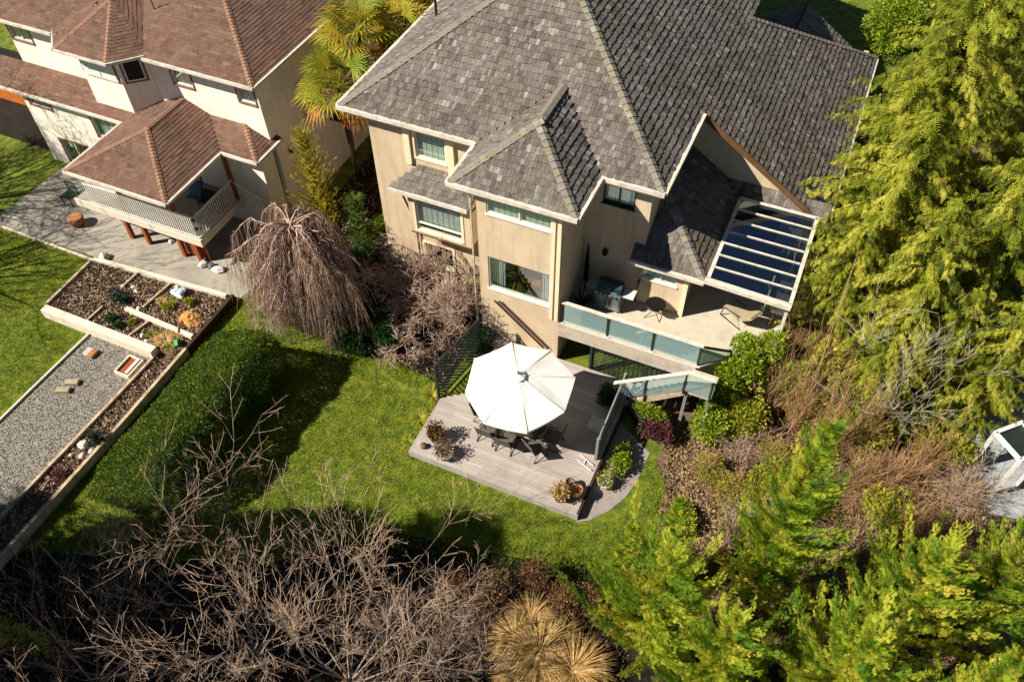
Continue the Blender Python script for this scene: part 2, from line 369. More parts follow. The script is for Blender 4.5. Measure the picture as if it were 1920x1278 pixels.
# ---------------------------------------------------------------- walls and windows
def wall(root, axis, c, a0, a1, z0, z1, out, mat, holes=(), th=.2, name='wall'):
    """axis 'x': wall runs along x at y=c, outer face towards out (+1/-1)"""
    us = sorted({a0, a1, *[h[0] for h in holes], *[h[1] for h in holes]}); zs = sorted({z0, z1, *[h[2] for h in holes], *[h[3] for h in holes]})
    mb = MB()
    lo, hi = (c, c+th) if out < 0 else (c-th, c)
    for i in range(len(us)-1):
        for j in range(len(zs)-1):
            um, zm = (us[i]+us[i+1])/2, (zs[j]+zs[j+1])/2
            if any(h[0] < um < h[1] and h[2] < zm < h[3] for h in holes): continue
            if axis == 'x': mb.box(us[i], us[i+1], lo, hi, zs[j], zs[j+1])
            else: mb.box(lo, hi, us[i], us[i+1], zs[j], zs[j+1])
    return mb.build(name, mat, root)
def window(root, axis, c, a0, a1, z0, z1, out, fmat, back='blind', mull=(), trim=None, hbar=None, lab=None, tw=.09, lower=None):
    """window with frame, glass, sill and a blind behind it"""
    def B(mb, u0, u1, d0, d1, w0, w1):       # d measured outward from the wall face
        p, q = sorted((c+out*d0, c+out*d1))
        return mb.box(u0, u1, p, q, w0, w1) if axis == 'x' else mb.box(p, q, u0, u1, w0, w1)
    f = .05; fr = MB()
    for x in (a0, a1-f): B(fr, x, x+f, -.10, -.03, z0, z1)
    for z in (z0, z1-f): B(fr, a0+f, a1-f, -.10, -.03, z, z+f)
    for m_ in mull: B(fr, m_-f/2, m_+f/2, -.098, -.028, z0+f, z1-f)
    if hbar: B(fr, a0+f, a1-f, -.097, -.025, hbar-f/2, hbar+f/2)
    w = fr.build('window', MT[fmat], root)
    if lab: w['label'] = lab
    g = MB(); B(g, a0+f, a1-f, -.07, -.064, z0+f, z1-f); g.build('pane', MT['glass'], w)
    s = MB(); B(s, a0-.04, a1+.04, -.03, .05, z0-.05, z0+.001); s.build('sill', MT[fmat if not trim else trim], w)
    if trim:
        t = MB(); B(t, a0-tw, a0-.005, -.02, .025, z0-tw, z1+tw); B(t, a1+.005, a1+tw, -.02, .025, z0-tw, z1+tw); B(t, a0-.005, a1+.005, -.02, .026, z1+.005, z1+tw)
        B(t, a0-.005, a1+.005, -.02, .026, z0-tw, z0-.055)
        t.build('trim', MT[trim], w)
    if back in ('blind', 'blindw'):
        b = MB(); n = max(3, int((a1-a0)/.11)); zb = lower if lower else z0+.03
        for i in range(n):
            u = a0+.03+(a1-a0-.06)*i/n; du = (a1-a0-.06)/n*.94
            b.add([]if 0 else [], [])
            B(b, u, u+du, -.15-.012*(i % 2), -.14-.012*(i % 2), zb, z1-.03)
        b.build('blind', MT[back], w)
        d = MB(); B(d, a0, a1, -.32, -.30, z0-.1, z1); d.build('room_back', MT['darkin'], w)
    elif back == 'dark':
        d = MB(); B(d, a0, a1, -.6, -.58, z0, z1); d.build('room_back', MT['darkin'], w)
    return w

# ---------------------------------------------------------------- the main house
H = thing('house', 'large tan stucco house with weathered grey shake roof behind the terrace', 'house', (-9, 26, 0))
st, tr = MT['stucco'], MT['stucco_trim']
ZE, ZW = 7.3, 6.98
wall(H, 'x', 20.3, -14.6, -9.45, 0, ZW, -1, st, [(-12.82, -11.66, 5.68, 6.8), (-12.9, -11.7, .5, 1.6)])
wall(H, 'x', 20.3, -6.5, -4.4, 0, ZW, -1, st, [(-6.0, -4.92, 5.98, 6.8)])
wall(H, 'x', 18.1, -9.45, -6.5, 0, ZW, -1, st, [(-9.1, -6.88, 6.2, 6.86), (-9.12, -6.86, 2.8, 4.3)])
wall(H, 'y', -9.45, 18.302, 20.3, 0, ZW, -1, st)
wall(H, 'y', -6.5, 18.302, 20.3, 0, ZW, 1, st)
wall(H, 'y', -14.6, 20.502, 42, 0, ZW, -1, st)
wall(H, 'y', -4.4, 20.502, 33.5, 0, ZW, 1, st)
# box bay on the facade
wall(H, 'x', 19.6, -12.95, -10.5, 2.78, 4.88, -1, st, [(-12.68, -10.86, 2.95, 4.5)])
wall(H, 'y', -12.95, 19.802, 20.298, 2.78, 4.88, -1, st, th=.15); wall(H, 'y', -10.5, 19.802, 20.298, 2.78, 4.88, 1, tr, th=.15)
MB().box(-12.95, -10.5, 19.6, 20.29, 2.70, 2.779).build('bay_floor', MT['brownp'], H)
window(H, 'x', 19.6, -12.68, -10.86, 2.95, 4.5, -1, 'frame', 'blindw', hbar=3.28, trim='stucco_trim', lower=3.3)
window(H, 'x', 20.3, -12.82, -11.66, 5.68, 6.8, -1, 'frame', 'blind', trim='stucco_trim')
window(H, 'x', 20.3, -12.9, -11.7, .5, 1.6, -1, 'frame', 'dark', trim='stucco_trim')
window(H, 'x', 20.3, -6.0, -4.92, 5.98, 6.8, -1, 'postmetal', 'blind', mull=(-5.46,))
window(H, 'x', 18.1, -9.1, -6.88, 6.2, 6.86, -1, 'frame', 'blind', mull=(-7.98,))
DW = window(H, 'x', 18.1, -9.12, -6.86, 2.8, 4.3, -1, 'frame', None, lab='wide dining room window with open curtains and glimpses of a table')
# pilaster strips on the bay corners and the raised window surround
for x in (-6.86, -6.66):
    MB().box(x, x+.12, 18.06, 18.098, 2.2, 6.9).build('pilaster', tr, H)
MB().box(-13.2, -12.98, 20.2, 20.298, 5.35, 6.96).build('pilaster', tr, H)
MB().box(-11.55, -11.3, 20.2, 20.298, 5.35, 6.96).build('pilaster', tr, H)
# dining room seen through the window
r = MB(); r.box(-9.2, -6.75, 18.32, 21.5, 2.0, 2.1); r.build('room_floor', MT['floorin'], DW)
r = MB(); r.box(-9.24, -9.2, 18.32, 21.5, 2.1, 4.6).box(-6.75, -6.71, 18.32, 21.5, 2.1, 4.6).box(-9.24, -6.71, 21.5, 21.55, 2.1, 4.6).box(-9.24, -6.71, 18.32, 21.55, 4.6, 4.65); r.build('room_wall', MT['cushion'], DW)
r = MB()
for i in range(6): r.box(-9.08+i*.085, -9.02+i*.085, 18.30+.02*(i%2), 18.32+.02*(i%2), 2.85, 4.25)
r.build('curtain', MT['curtain'], DW)
r = MB()
for i in range(4): r.box(-7.22+i*.08, -7.16+i*.08, 18.30+.02*(i%2), 18.32+.02*(i%2), 2.85, 4.25)
r.build('curtain', MT['curtain'], DW)
r = MB(); r.box(-8.6, -7.5, 18.8, 19.7, 2.78, 2.84); r.box(-8.1, -8.0, 19.2, 19.3, 2.1, 2.78); r.build('dining_table', MT['orange'], DW)
r = MB(); r.box(-7.55, -7.15, 18.62, 19.02, 2.5, 2.56).box(-7.2, -7.15, 18.62, 19.02, 2.56, 3.1); r.build('dining_chair', MT['redwood'], DW)
# nook walls (single storey part on the deck)
wall(H, 'x', 20.12, -4.398, -2.8, 2.1, 4.3, -1, st, [(-4.33, -3.12, 3.36, 4.04)])
window(H, 'x', 20.12, -4.33, -3.12, 3.36, 4.04, -1, 'frame', 'blind', mull=(-3.68,))
wall(H, 'y', -2.8, 20.322, 24.7, 2.1, 4.3, 1, st)
wall(H, 'x', 24.7, -4.398, .5, 0, 4.05, -1, st, [(-2.3, -.6, 2.15, 4.0)])
m = MB(); m.add([(-4.39, 24.7, 4.05), (.5, 24.7, 4.05), (.5, 24.7, 4.2), (-4.39, 24.7, 7.4), (-4.39, 24.9, 4.05), (.5, 24.9, 4.05), (.5, 24.9, 4.2), (-4.39, 24.9, 7.4)], BOXF2)
m.build('wall', st, H)
MB().box(-2.3, -.6, 24.78, 24.8, 2.15, 4.0).build('patio_door', MT['bluecloth'], H)
wall(H, 'y', .5, 24.902, 36, 0, 4.1, 1, st)
MB().box(-2.88, -2.72, 20.04, 20.118, 2.1, 4.25).build('corner_post', tr, H)
# roof geometry
Z = lambda d: ZE+SL*d
def ex(x): return Z(-4.0-x)          # right plane height
L0, R0 = -15.4, -4.0; XM = -9.7; YA = 19.9; AP = (XM, 25.6, Z(5.7))
main_planes = [
 ([(L0, YA, ZE), (-10.2, YA, ZE), (-8.1, 22.0, Z(2.1)), (-6.0, YA, ZE), (R0, YA, ZE), AP], 'front'),
 ([(R0, YA, ZE), (R0, 24.3, ZE), (.85, 24.3, ex(.85)), (.85, 35.7, ex(.85)), (-4.0, 30.85, ZE), (R0, 34, ZE), (XM, 39.7, Z(5.7)), AP], 'right'),
 ([(L0, YA, ZE), AP, (XM, 39.7, Z(5.7)), (L0, 45.4, ZE)], 'left'),
 ([(-10.2, 17.8, ZE), (-6.0, 17.8, ZE), (-8.1, 19.9, Z(2.1))], 'front'),
 ([(-6.0, 17.8, ZE), (-6.0, 19.9, ZE), (-8.1, 22.0, Z(2.1)), (-8.1, 19.9, Z(2.1))], 'right'),
 ([(-10.2, 19.9, ZE), (-10.2, 17.8, ZE), (-8.1, 19.9, Z(2.1)), (-8.1, 22.0, Z(2.1))], 'left'),
]
ZN = 4.3; zn = lambda d: ZN+SL*d
nook_planes = [
 ([(-4.75, 19.8, ZN), (-2.22, 19.8, ZN), (-4.38, 21.96, zn(2.16)), (-4.38, 20.28, zn(.48)), (-4.75, 20.28, zn(.48))], 'front'),
 ([(-2.22, 19.8, ZN), (-2.22, 24.1, ZN), (-2.82, 24.69, zn(.6)), (-4.38, 24.69, zn(2.16)), (-4.38, 21.96, zn(2.16))], 'right'),
 ([(-2.22, 24.1, ZN), (.85, 24.1, ZN), (.85, 24.69, zn(.59)), (-2.82, 24.69, zn(.59))], 'front'),
 ([(-13.5, 19.3, 4.9), (-10.35, 19.3, 4.9), (-10.35, 20.29, 5.35), (-12.7, 20.29, 5.35)], 'front'),
]
roof(H, main_planes, MT['shake'], MT['roofdeck'], singles=280, tile='shake')
roof(H, nook_planes[:3], MT['shake'], MT['roofdeck'])
roof(H, nook_planes[3:], MT['shake'], MT['roofdeck'], slope=.45)
hipcaps(H, [((R0, 34, ZE), (XM, 39.7, Z(5.7))), ((.85, 35.7, ex(.85)), (-4.0, 30.85, ZE)), ((L0, YA, ZE), AP), ((R0, YA, ZE), AP), (AP, (XM, 39.7, Z(5.7))), ((-10.2, 17.8, ZE), (-8.1, 19.9, Z(2.1))), ((-6.0, 17.8, ZE), (-8.1, 19.9, Z(2.1))),
            ((-8.1, 19.9, Z(2.1)), (-8.1, 22.0, Z(2.1))), ((-2.22, 19.8, ZN), (-4.38, 21.96, zn(2.16)))], MT['shake_cap'])
# soffits
s = MB(); s.prism([(L0+.05, YA+.05), (-10.15, YA+.05), (-10.15, 17.85), (-6.05, 17.85), (-6.05, YA+.05), (R0-.05, YA+.05), (R0-.05, 24.65), (-4.2, 24.65), (-4.2, 20.5), (-14.4, 20.5), (-14.4, 42), (L0+.05, 42)], 7.0, 7.05)
s.build('soffit', MT['stucco_trim'], H)
MB().box(-4.7, -2.25, 19.84, 20.12, 4.22, 4.27).build('soffit', MT['stucco_trim'], H)
zg = ZE-.03
gutter(H, [((L0-.06, YA-.06, zg), (-10.15, YA-.06, zg)), ((-10.26, 17.74, zg), (-5.94, 17.74, zg)), ((-10.26, 17.8, zg), (-10.26, YA-.12, zg)), ((-5.94, 17.8, zg), (-5.94, YA-.12, zg)), ((-6.0, YA-.06, zg), (R0+.06, YA-.06, zg)),
          ((R0+.06, YA, zg), (R0+.06, 24.24, zg)), ((L0-.06, YA, zg), (L0-.06, 42, zg)), ((-4.78, 19.74, ZN-.02), (-2.2, 19.74, ZN-.02)), ((.91, 24.3, ex(.91)-.03), (.91, 35.6, ex(.91)-.03)),
          ((-13.45, 19.24, 4.86), (-10.4, 19.24, 4.86))], MT['white'])
gutter(H, [((R0+.05, 24.26, ex(-3.95)-.07), (.88, 24.26, ex(.88)-.07))], MT['brownp'], .2, .05, 'bargeboard')
MB().tube([(-13.1, 19.32, 4.78), (-13.1, 19.5, 4.6), (-13.12, 20.2, 2.6), (-13.12, 20.24, .1)], .04, 8).build('downpipe', MT['brownp'], H)
MB().tube([(-10.3, 19.3, 4.8), (-10.32, 20.2, 4.55), (-10.32, 20.2, .1)], .04, 8).build('downpipe', MT['brownp'], H)
MB().tube([(-9.6, 17.95, 7.1), (-9.6, 18.02, 6.8), (-9.6, 18.02, .1)], .035, 8).build('downpipe', MT['white'], H)
MB().tube([(-8.9, 18.02, 2.3), (-7.0, 18.02, .6)], .03, 6).tube([(-8.7, 18.02, 2.35), (-6.8, 18.02, .65)], .03, 6).build('wall_pipe', MT['darkwood'], H)
MB().tube([(-14.35, 25.2, 7.9), (-14.35, 25.2, 9.0)], .05, 10).build('vent_pipe', MT['postmetal'], H)
MB().lathe((-5.72, 20.2, 3.75), [(.03, 0), (.09, .06), (.10, .22), (.02, .34)], 10).box(-5.75, -5.69, 20.2, 20.3, 3.9, 3.96).build('wall_lamp', MT['black'], H)
MB().box(-4.38, -4.34, 19.85, 20.1, 3.1, 3.3).build('junction_box', MT['black'], H)

# deck of the main house
D = thing('deck', 'raised beige vinyl deck beside the bay with pale fascia', 'deck', (-4, 18.1, 0))
DK = [(-6.498, 18.1), (-1.65, 18.1), (-.78, 18.9), (.5, 20.1), (.5, 24.68), (-4.35, 24.68), (-6.498, 20.28)]
MB().prism(DK, 2.0, 2.1).build('floor', MT['deckv'], D)
f = MB(); f.box(-6.49, -1.65, 18.06, 18.098, 1.5, 2.12); f.bar((-1.65, 18.08, 1.81), (-.78, 18.88, 1.81), .04, .62); f.bar((-.78, 18.88, 1.81), (.5, 20.06, 1.81), .04, .62)
f.build('fascia', MT['fascia'], D)
for x, y in ((-5.24, 18.25), (-3.3, 18.25), (-1.75, 18.3), (.3, 20.4), (-.9, 19.2)):
    MB().box(x-.06, x+.06, y-.06, y+.06, 0, 2.0).build('post', MT['greylattice'], D)
# glass railing
RL = thing('glass_railing', 'glass panel railing with cream top rail along the front of the raised deck', 'railing', (-4, 18.2, 2.1))
MB().bar((-6.48, 18.2, 3.1), (-1.58, 18.2, 3.1), .13, .05).build('top_rail', MT['white'], RL)
MB().bar((-6.48, 18.2, 3.055), (-1.58, 18.2, 3.055), .05, .04).build('under_rail', MT['postmetal'], RL)
MB().bar((-6.48, 18.2, 2.17), (-1.6, 18.2, 2.17), .04, .03).build('bottom_rail', MT['alu'], RL)
px = [-6.42, -4.78, -3.2, -1.62]
for x in px: MB().box(x-.035, x+.035, 18.17, 18.23, 2.1, 3.05).build('post', MT['postmetal'], RL)
for a, b in zip(px, px[1:]): MB().box(a+.06, b-.06, 18.195, 18.205, 2.19, 3.03).build('glass_pane', MT['railglass'], RL)
for x in px: MB().box(x-.09, x+.09, 18.11, 18.29, 2.1, 2.125).build('post_foot', MT['alu'], RL)
R2 = thing('stair_top_railing', 'short sloping glass railing at the corner of the raised deck by the stair', 'railing', (-1.2, 18.5, 2.1))
MB().bar((-1.55, 18.2, 3.08), (-.72, 18.95, 2.42), .06, .07).build('top_rail', MT['postmetal'], R2)  # dark colour stands in for the shaded underside of the rail
g = MB(); g.add([(-1.52, 18.22, 2.16), (-.78, 18.88, 2.16), (-.78, 18.88, 2.42), (-1.52, 18.22, 3.02)], [(0,1,2,3)]); g.build('glass_pane', MT['railglass'], R2)
MB().box(-.76, -.70, 18.9, 18.96, 2.1, 2.45).build('post', MT['postmetal'], R2)
# stair
ST = thing('stair', 'timber stair rising from the terrace to the deck landing', 'stair', (-2.5, 17.4, 0))
for i in range(9):
    x = -3.45+i*.2; z = .5+i*.19
    MB().box(x, x+.26, 17.06, 18.0, z-.04, z).build('tread', MT['boardedge'], ST)
MB().bar((-3.6, 17.05, .35), (-1.75, 17.05, 2.0), .05, .25).build('stringer', MT['timber'], ST)
MB().box(-1.72, -.85, 17.06, 18.04, 1.98, 2.06).build('landing', MT['fascia'], ST)
MB().box(-1.7, -1.6, 17.06, 17.16, 0, 1.98).box(-.97, -.87, 17.06, 17.16, 0, 1.98).build('landing_post', MT['greylattice'], ST)
R3 = thing('stair_railing', 'sloping cream handrail with glass panels on the terrace stair', 'railing', (-2.5, 17, 0))
MB().bar((-4.02, 17.0, 1.35), (-1.72, 17.0, 3.08), .12, .05).bar((-1.74, 17.0, 3.09), (-.85, 17.0, 3.09), .12, .05).build('top_rail', MT['white'], R3)
for x, z0, z1 in ((-3.9, .3, 1.4), (-2.95, .9, 2.12), (-1.75, 2.0, 3.05), (-.9, 2.0, 3.05)):
    MB().box(x-.03, x+.03, 16.97, 17.03, z0, z1).build('post', MT['postmetal'], R3)
for a, b, za, zb, zc, zd in ((-3.84, -3.01, .55, 1.2, 1.25, 1.98), (-2.89, -1.81, 1.25, 2.1, 2.05, 2.95), (-1.69, -.96, 2.15, 2.15, 3.0, 3.0)):
    g = MB(); g.add([(a, 17, za), (b, 17, zb), (b, 17, zd), (a, 17, zc)], [(0,1,2,3)]); g.build('glass_pane', MT['railglass'], R3)
# patio cover
PC = thing('patio_cover', 'pale aluminium patio cover with glass panes joined to the lower roof', 'patio cover', (-.8, 21.8, 2.1))
zc = 4.46
for a, b, w in (((-2.2, 19.72, zc), (.58, 19.62, zc), .2), ((-2.15, 24.0, zc), (.55, 24.0, zc), .14), ((-2.12, 19.8, zc), (-2.12, 24.0, zc), .12), ((.52, 19.7, zc), (.52, 24.0, zc), .12)):
    MB().bar(a, b, w, .14).build('beam', MT['white'], PC)
ys = [19.75+(24.0-19.75)*i/7 for i in range(8)]
for y in ys[1:-1]: MB().bar((-2.06, y, zc+.05), (.46, y, zc+.05), .06, .07).build('rafter', MT['white'], PC)
for a, b in zip(ys, ys[1:]): MB().box(-2.05, .45, a+.04, b-.04, zc+.062, zc+.07).build('glass_pane', MT['roofglass'], PC)
for x, y in ((-1.0, 19.75), (.5, 19.8), (.5, 23.9)): MB().box(x-.05, x+.05, y-.05, y+.05, 2.1, 4.4).build('post', MT['white'], PC) if x > 0 else None

# outbuilding beyond
B2 = thing('garage', 'small shake roofed building beyond the far right eave', 'building', (-2.6, 35, 0))
MB().box(-4.9, -.5, 33.2, 36.9, 0, 3.4).build('wall', MT['darkwood'], B2)
roof(B2, [([(-.1, 32.5, 3.33), (-.1, 37.2, 3.33), (-2.6, 37.2, 5.0), (-2.6, 32.5, 5.0)], 'right'), ([(-5.1, 37.2, 3.33), (-5.1, 32.5, 3.33), (-2.6, 32.5, 5.0), (-2.6, 37.2, 5.0)], 'left')], MT['shake'], MT['roofdeck'])
# ---------------------------------------------------------------- the neighbouring house
NH = thing('house', 'cream stucco house with brown shingle roofs at the upper left', 'house', (-26, 24, 0))
nc = MT['ncream']; NS = .42
wall(NH, 'x', 20.7, -31.8, -19.55, 4.1, 6.72, -1, nc, [(-23.5, -22.62, 5.58, 6.42), (-20.5, -19.76, 5.6, 6.42), (-31.7, -30.6, 5.6, 6.4)])
wall(NH, 'y', -19.55, 20.902, 34, 0, 6.72, 1, nc)
wall(NH, 'y', -31.8, 20.902, 34, 0, 6.72, -1, nc)
wall(NH, 'x', 19.9, -31.8, -19.6, 0, 4.0, -1, nc, [(-31.45, -30.3, 3.05, 3.66), (-28.1, -26.15, 2.35, 3.7), (-30.75, -29.2, .25, 1.45), (-24.9, -23.1, 1.5, 3.5)])
wall(NH, 'y', -19.6, 20.102, 20.698, 0, 4.0, 1, nc); wall(NH, 'y', -31.8, 20.102, 20.698, 0, 4.0, -1, nc)
for a0, a1, z0, z1, y, ml, bk in ((-23.5, -22.62, 5.58, 6.42, 20.7, (), 'blind'), (-20.5, -19.76, 5.6, 6.42, 20.7, (), 'blind'), (-31.7, -30.6, 5.6, 6.4, 20.7, (-31.15,), 'dark'),
        (-31.45, -30.3, 3.05, 3.66, 19.9, (), 'dark'), (-28.1, -26.15, 2.35, 3.7, 19.9, (-27.1,), 'blind'), (-30.75, -29.2, .25, 1.45, 19.9, (-30.0,), 'dark'), (-24.9, -23.1, 1.5, 3.5, 19.9, (-24.0,), 'dark')):
    window(NH, 'x', y, a0, a1, z0, z1, -1, 'whitep', bk, mull=ml, trim='ntrim', tw=.07)
# canted bay of the upper floor
m = MB(); cb = [(-28.1, 20.69), (-27.3, 19.92), (-25.4, 19.92), (-24.55, 20.69)]; m.prism(cb, 4.05, 6.8); m.build('bay', nc, NH)
BW = MB()
BW.box(-27.22, -25.48, 19.87, 19.915, 5.62, 6.62).build('window', MT['ntrim'], NH); w_ = bpy.data.objects[-1] if False else None
wv = [o for o in NH.children if o.name.startswith('window')][-1]
BW = MB()
for a, b in ((-27.16, -26.36), (-26.30, -25.54)): BW.box(a, b, 19.855, 19.868, 5.68, 6.56)
BW.build('pane', MT['blind'], wv)
BW = MB().box(-27.2, -25.5, 19.84, 19.9, 5.6, 5.66).box(-26.36, -26.30, 19.84, 19.9, 5.66, 6.58).build('window_bar', MT['whitep'], wv)
c0, c1 = Vector((-25.4, 19.92, 0)), Vector((-24.55, 20.69, 0)); d = (c1-c0).normalized(); nn = Vector((d.y, -d.x, 0))
def cant(u0, u1, o0, z0, z1):
    a = c0+d*u0+nn*o0; b = c0+d*u1+nn*o0; m = MB()
    return m.add([(a.x, a.y, z0), (b.x, b.y, z0), (b.x, b.y, z1), (a.x, a.y, z1)], [(0,1,2,3)])
cw = cant(.12, 1.0, .012, 5.5, 6.62).build('window', MT['ntrim'], NH)
cant(.2, .92, .022, 5.58, 6.54).build('window_frame', MT['whitep'], cw); cant(.26, .86, .03, 5.64, 6.48).build('pane', MT['darkin'], cw)
zf = lambda d, e=4.0: e+NS*d
ap = (-26.35, 21.7, 7.95)
planes = [
 ([(-36, 20.2, 6.8), (-19.25, 20.2, 6.8), (-26.25, 27.2, zf(7, 6.8)), (-36, 27.2, zf(7, 6.8))], 'front'),
 ([(-19.25, 20.2, 6.8), (-19.25, 34.2, 6.8), (-26.25, 27.2, zf(7, 6.8))], 'right'),
 ([(-36, 19.45, 4.0), (-25.7, 19.45, 4.0), (-24.45, 20.69, zf(1.24)), (-36, 20.69, zf(1.24))], 'front'),
 ([(-21.0, 19.45, 4.0), (-19.35, 19.45, 4.0), (-20.59, 20.69, zf(1.24)), (-22.24, 20.69, zf(1.24))], 'front'),
 ([(-19.35, 19.45, 4.0), (-19.35, 21.1, 4.0), (-19.54, 21.1, zf(.19)), (-19.54, 20.69, zf(.19)), (-20.59, 20.69, zf(1.24))], 'right'),
 ([(-25.7, 16.2, 4.0), (-21.0, 16.2, 4.0), (-23.35, 18.55, zf(2.35))], 'front'),
 ([(-21.0, 16.2, 4.0), (-21.0, 19.45, 4.0), (-22.24, 20.69, zf(1.24)), (-23.35, 20.69, zf(2.35)), (-23.35, 18.55, zf(2.35))], 'right'),
 ([(-25.7, 19.45, 4.0), (-25.7, 16.2, 4.0), (-23.35, 18.55, zf(2.35)), (-23.35, 20.69, zf(2.35)), (-24.45, 20.69, zf(1.24))], 'left'),
]
roof(NH, planes, MT['nshingle'], MT['ntrim'], slope=NS, exp=.15, wmin=.2, wmax=.4, th=.018, jit=.004, gap=.004)
bayp = [([(-28.6, 20.4, 6.84), (-27.6, 19.35, 6.84), ap], None), ([(-27.6, 19.35, 6.84), (-25.1, 19.35, 6.84), ap], None), ([(-25.1, 19.35, 6.84), (-24.1, 20.4, 6.84), ap], None),
        ([(-24.1, 20.4, 6.84), (-26.35, 23.6, 8.25), ap], None), ([(-26.35, 23.6, 8.25), (-28.6, 20.4, 6.84), ap], None)]
roof(NH, bayp, MT['nshingle'], MT['ntrim'], exp=.15, wmin=.2, wmax=.4, th=.018, jit=.004, gap=.004)
hipcaps(NH, [((-19.25, 20.2, 6.8), (-26.25, 27.2, zf(7, 6.8))), ((-21.0, 16.2, 4.0), (-23.35, 18.55, zf(2.35))), ((-25.7, 16.2, 4.0), (-23.35, 18.55, zf(2.35))), ((-23.35, 18.55, zf(2.35)), (-23.35, 20.6, zf(2.35))),
             ((-19.35, 19.45, 4.0), (-20.59, 20.69, zf(1.24))), ((-25.1, 19.35, 6.84), ap), ((-27.6, 19.35, 6.84), ap), (ap, (-26.35, 23.4, 8.22))], MT['ncap'], w=.11, exp=.16, th=.015)
gw = MT['white']
gutter(NH, [((-36, 20.15, 6.77), (-28.55, 20.15, 6.77)), ((-24.15, 20.15, 6.77), (-19.2, 20.15, 6.77)), ((-19.2, 20.2, 6.77), (-19.2, 34, 6.77)), ((-28.6, 20.35, 6.8), (-27.63, 19.3, 6.8)), ((-27.6, 19.3, 6.8), (-25.07, 19.3, 6.8)), ((-25.07, 19.3, 6.8), (-24.1, 20.35, 6.8)),
            ((-36, 19.4, 3.97), (-25.7, 19.4, 3.97)), ((-21, 19.4, 3.97), (-19.3, 19.4, 3.97)), ((-19.3, 19.45, 3.97), (-19.3, 21.1, 3.97)), ((-25.75, 16.15, 3.97), (-20.95, 16.15, 3.97)), ((-20.95, 16.2, 3.97), (-20.95, 19.38, 3.97)), ((-25.75, 16.2, 3.97), (-25.75, 19.38, 3.97))], gw, .11, .09)
s = MB(); s.prism([(-36, 20.22), (-19.3, 20.22), (-19.3, 34), (-19.56, 34), (-19.56, 20.72), (-36, 20.72)], 6.7, 6.73).build('soffit', MT['whitep'], NH)
MB().prism([(-27.5, 19.4), (-25.15, 19.4), (-24.2, 20.35), (-28.5, 20.35)], 6.76, 6.79).build('soffit', MT['whitep'], NH)
MB().prism([(-25.65, 16.25), (-21.05, 16.25), (-21.05, 19.5), (-25.65, 19.5)], 3.88, 3.91).build('porch_ceiling', MT['whitep'], NH)
MB().prism([(-36, 19.5), (-25.7, 19.5), (-25.7, 19.89), (-36, 19.89)], 3.88, 3.91).build('soffit', MT['whitep'], NH)
MB().tube([(-19.5, 20.6, 6.6), (-19.5, 20.66, 4.4)], .04, 6).build('downpipe', MT['whitep'], NH)
MB().lathe((-27.0, 21.5, 7.35), [(.16, 0), (.17, .12), (.2, .16), (.19, .27), (.08, .36), (.01, .38)], 14).build('roof_vent', MT['postmetal'], NH, smooth=True)
MB().tube([(-24.8, 22.1, 7.6), (-24.8, 22.1, 8.1)], .02, 6).tube([(-25.0, 22.0, 8.05), (-24.6, 22.2, 8.1)], .015, 6).build('antenna', MT['black'], NH)
MB().lathe((-19.45, 21.6, 2.9), [(.03, 0), (.08, .05), (.09, .2), (.02, .3)], 8).build('wall_lamp', MT['black'], NH)
MB().box(-19.54, -18.6, 24.5, 25.6, 2.55, 2.65).build('canopy', MT['darkwood'], NH)
# porch deck
PD = thing('porch_deck', 'white edged porch deck on red brown posts under the brown hipped roof', 'deck', (-23.5, 17.1, 0))
MB().box(-27.2, -21.0, 17.04, 19.88, 1.42, 1.5).build('floor', MT['concrete'], PD)
MB().box(-27.25, -20.95, 16.98, 17.038, 1.16, 1.52).build('fascia', MT['paletimber'], PD)
MB().box(-20.995, -20.95, 17.04, 19.85, 1.16, 1.52).build('fascia', MT['paletimber'], PD)
pst = None
for x in (-25.05, -24.15, -22.35, -21.55):
    MB().box(x-.08, x+.08, 17.1, 17.26, 0, 1.42).build('post', MT['redwood'], PD)
MB().box(-22.3, -21.2, 17.3, 17.36, .1, .9).build('brace', MT['redwood'], PD)
for x, y in ((-24.6, 17.15), (-21.95, 17.15), (-21.1, 19.6)): MB().box(x-.07, x+.07, y-.07, y+.07, 1.5, 3.88).build('roof_post', MT['redwood'], PD)
PR = thing('porch_railing', 'white baluster railing round the front and right of the porch', 'railing', (-23, 17.05, 1.5))
MB().bar((-24.6, 17.08, 2.58), (-21.02, 17.08, 2.58), .08, .05).build('top_rail', MT['whitep'], PR)
MB().bar((-26.4, 17.08, 2.5), (-24.68, 17.08, 2.58), .06, .04).build('top_rail', MT['whitep'], PR)
MB().bar((-26.4, 17.08, 1.58), (-21.02, 17.08, 1.58), .05, .04).build('bottom_rail', MT['whitep'], PR)
MB().bar((-21.02, 17.1, 2.58), (-21.02, 19.5, 2.58), .08, .05).build('top_rail', MT['whitep'], PR)
MB().bar((-21.02, 17.1, 1.58), (-21.02, 19.5, 1.58), .05, .04).build('bottom_rail', MT['whitep'], PR)
MB().bar((-20.9, 19.5, 2.5), (-19.7, 19.5, 2.0), .06, .05).build('top_rail', MT['whitep'], PR)
bal = MB().box(-.018, .018, -.018, .018, 1.6, 2.56)
bal.v = [(v[0]-23+23, v[1], v[2]) for v in bal.v]
me0 = None
def baluster(x, y, zlo=0):
    global me0
    if me0 is None:
        o = MB().box(-23-.018, -23+.018, 17.05-.018, 17.05+.018, 1.6, 2.56).build('baluster', MT['whitep'], PR); me0 = o.data
    else: o = link('baluster', me0, PR)
    o.location = (x+23, y-17.05, zlo)
x = -26.35
while x < -21.1:
    baluster(x, 17.08); x += .115
y = 17.2
while y < 19.45: baluster(-21.02, y); y += .115
for i in range(9): baluster(-20.8+i*.13, 19.5, -.15-i*.05)
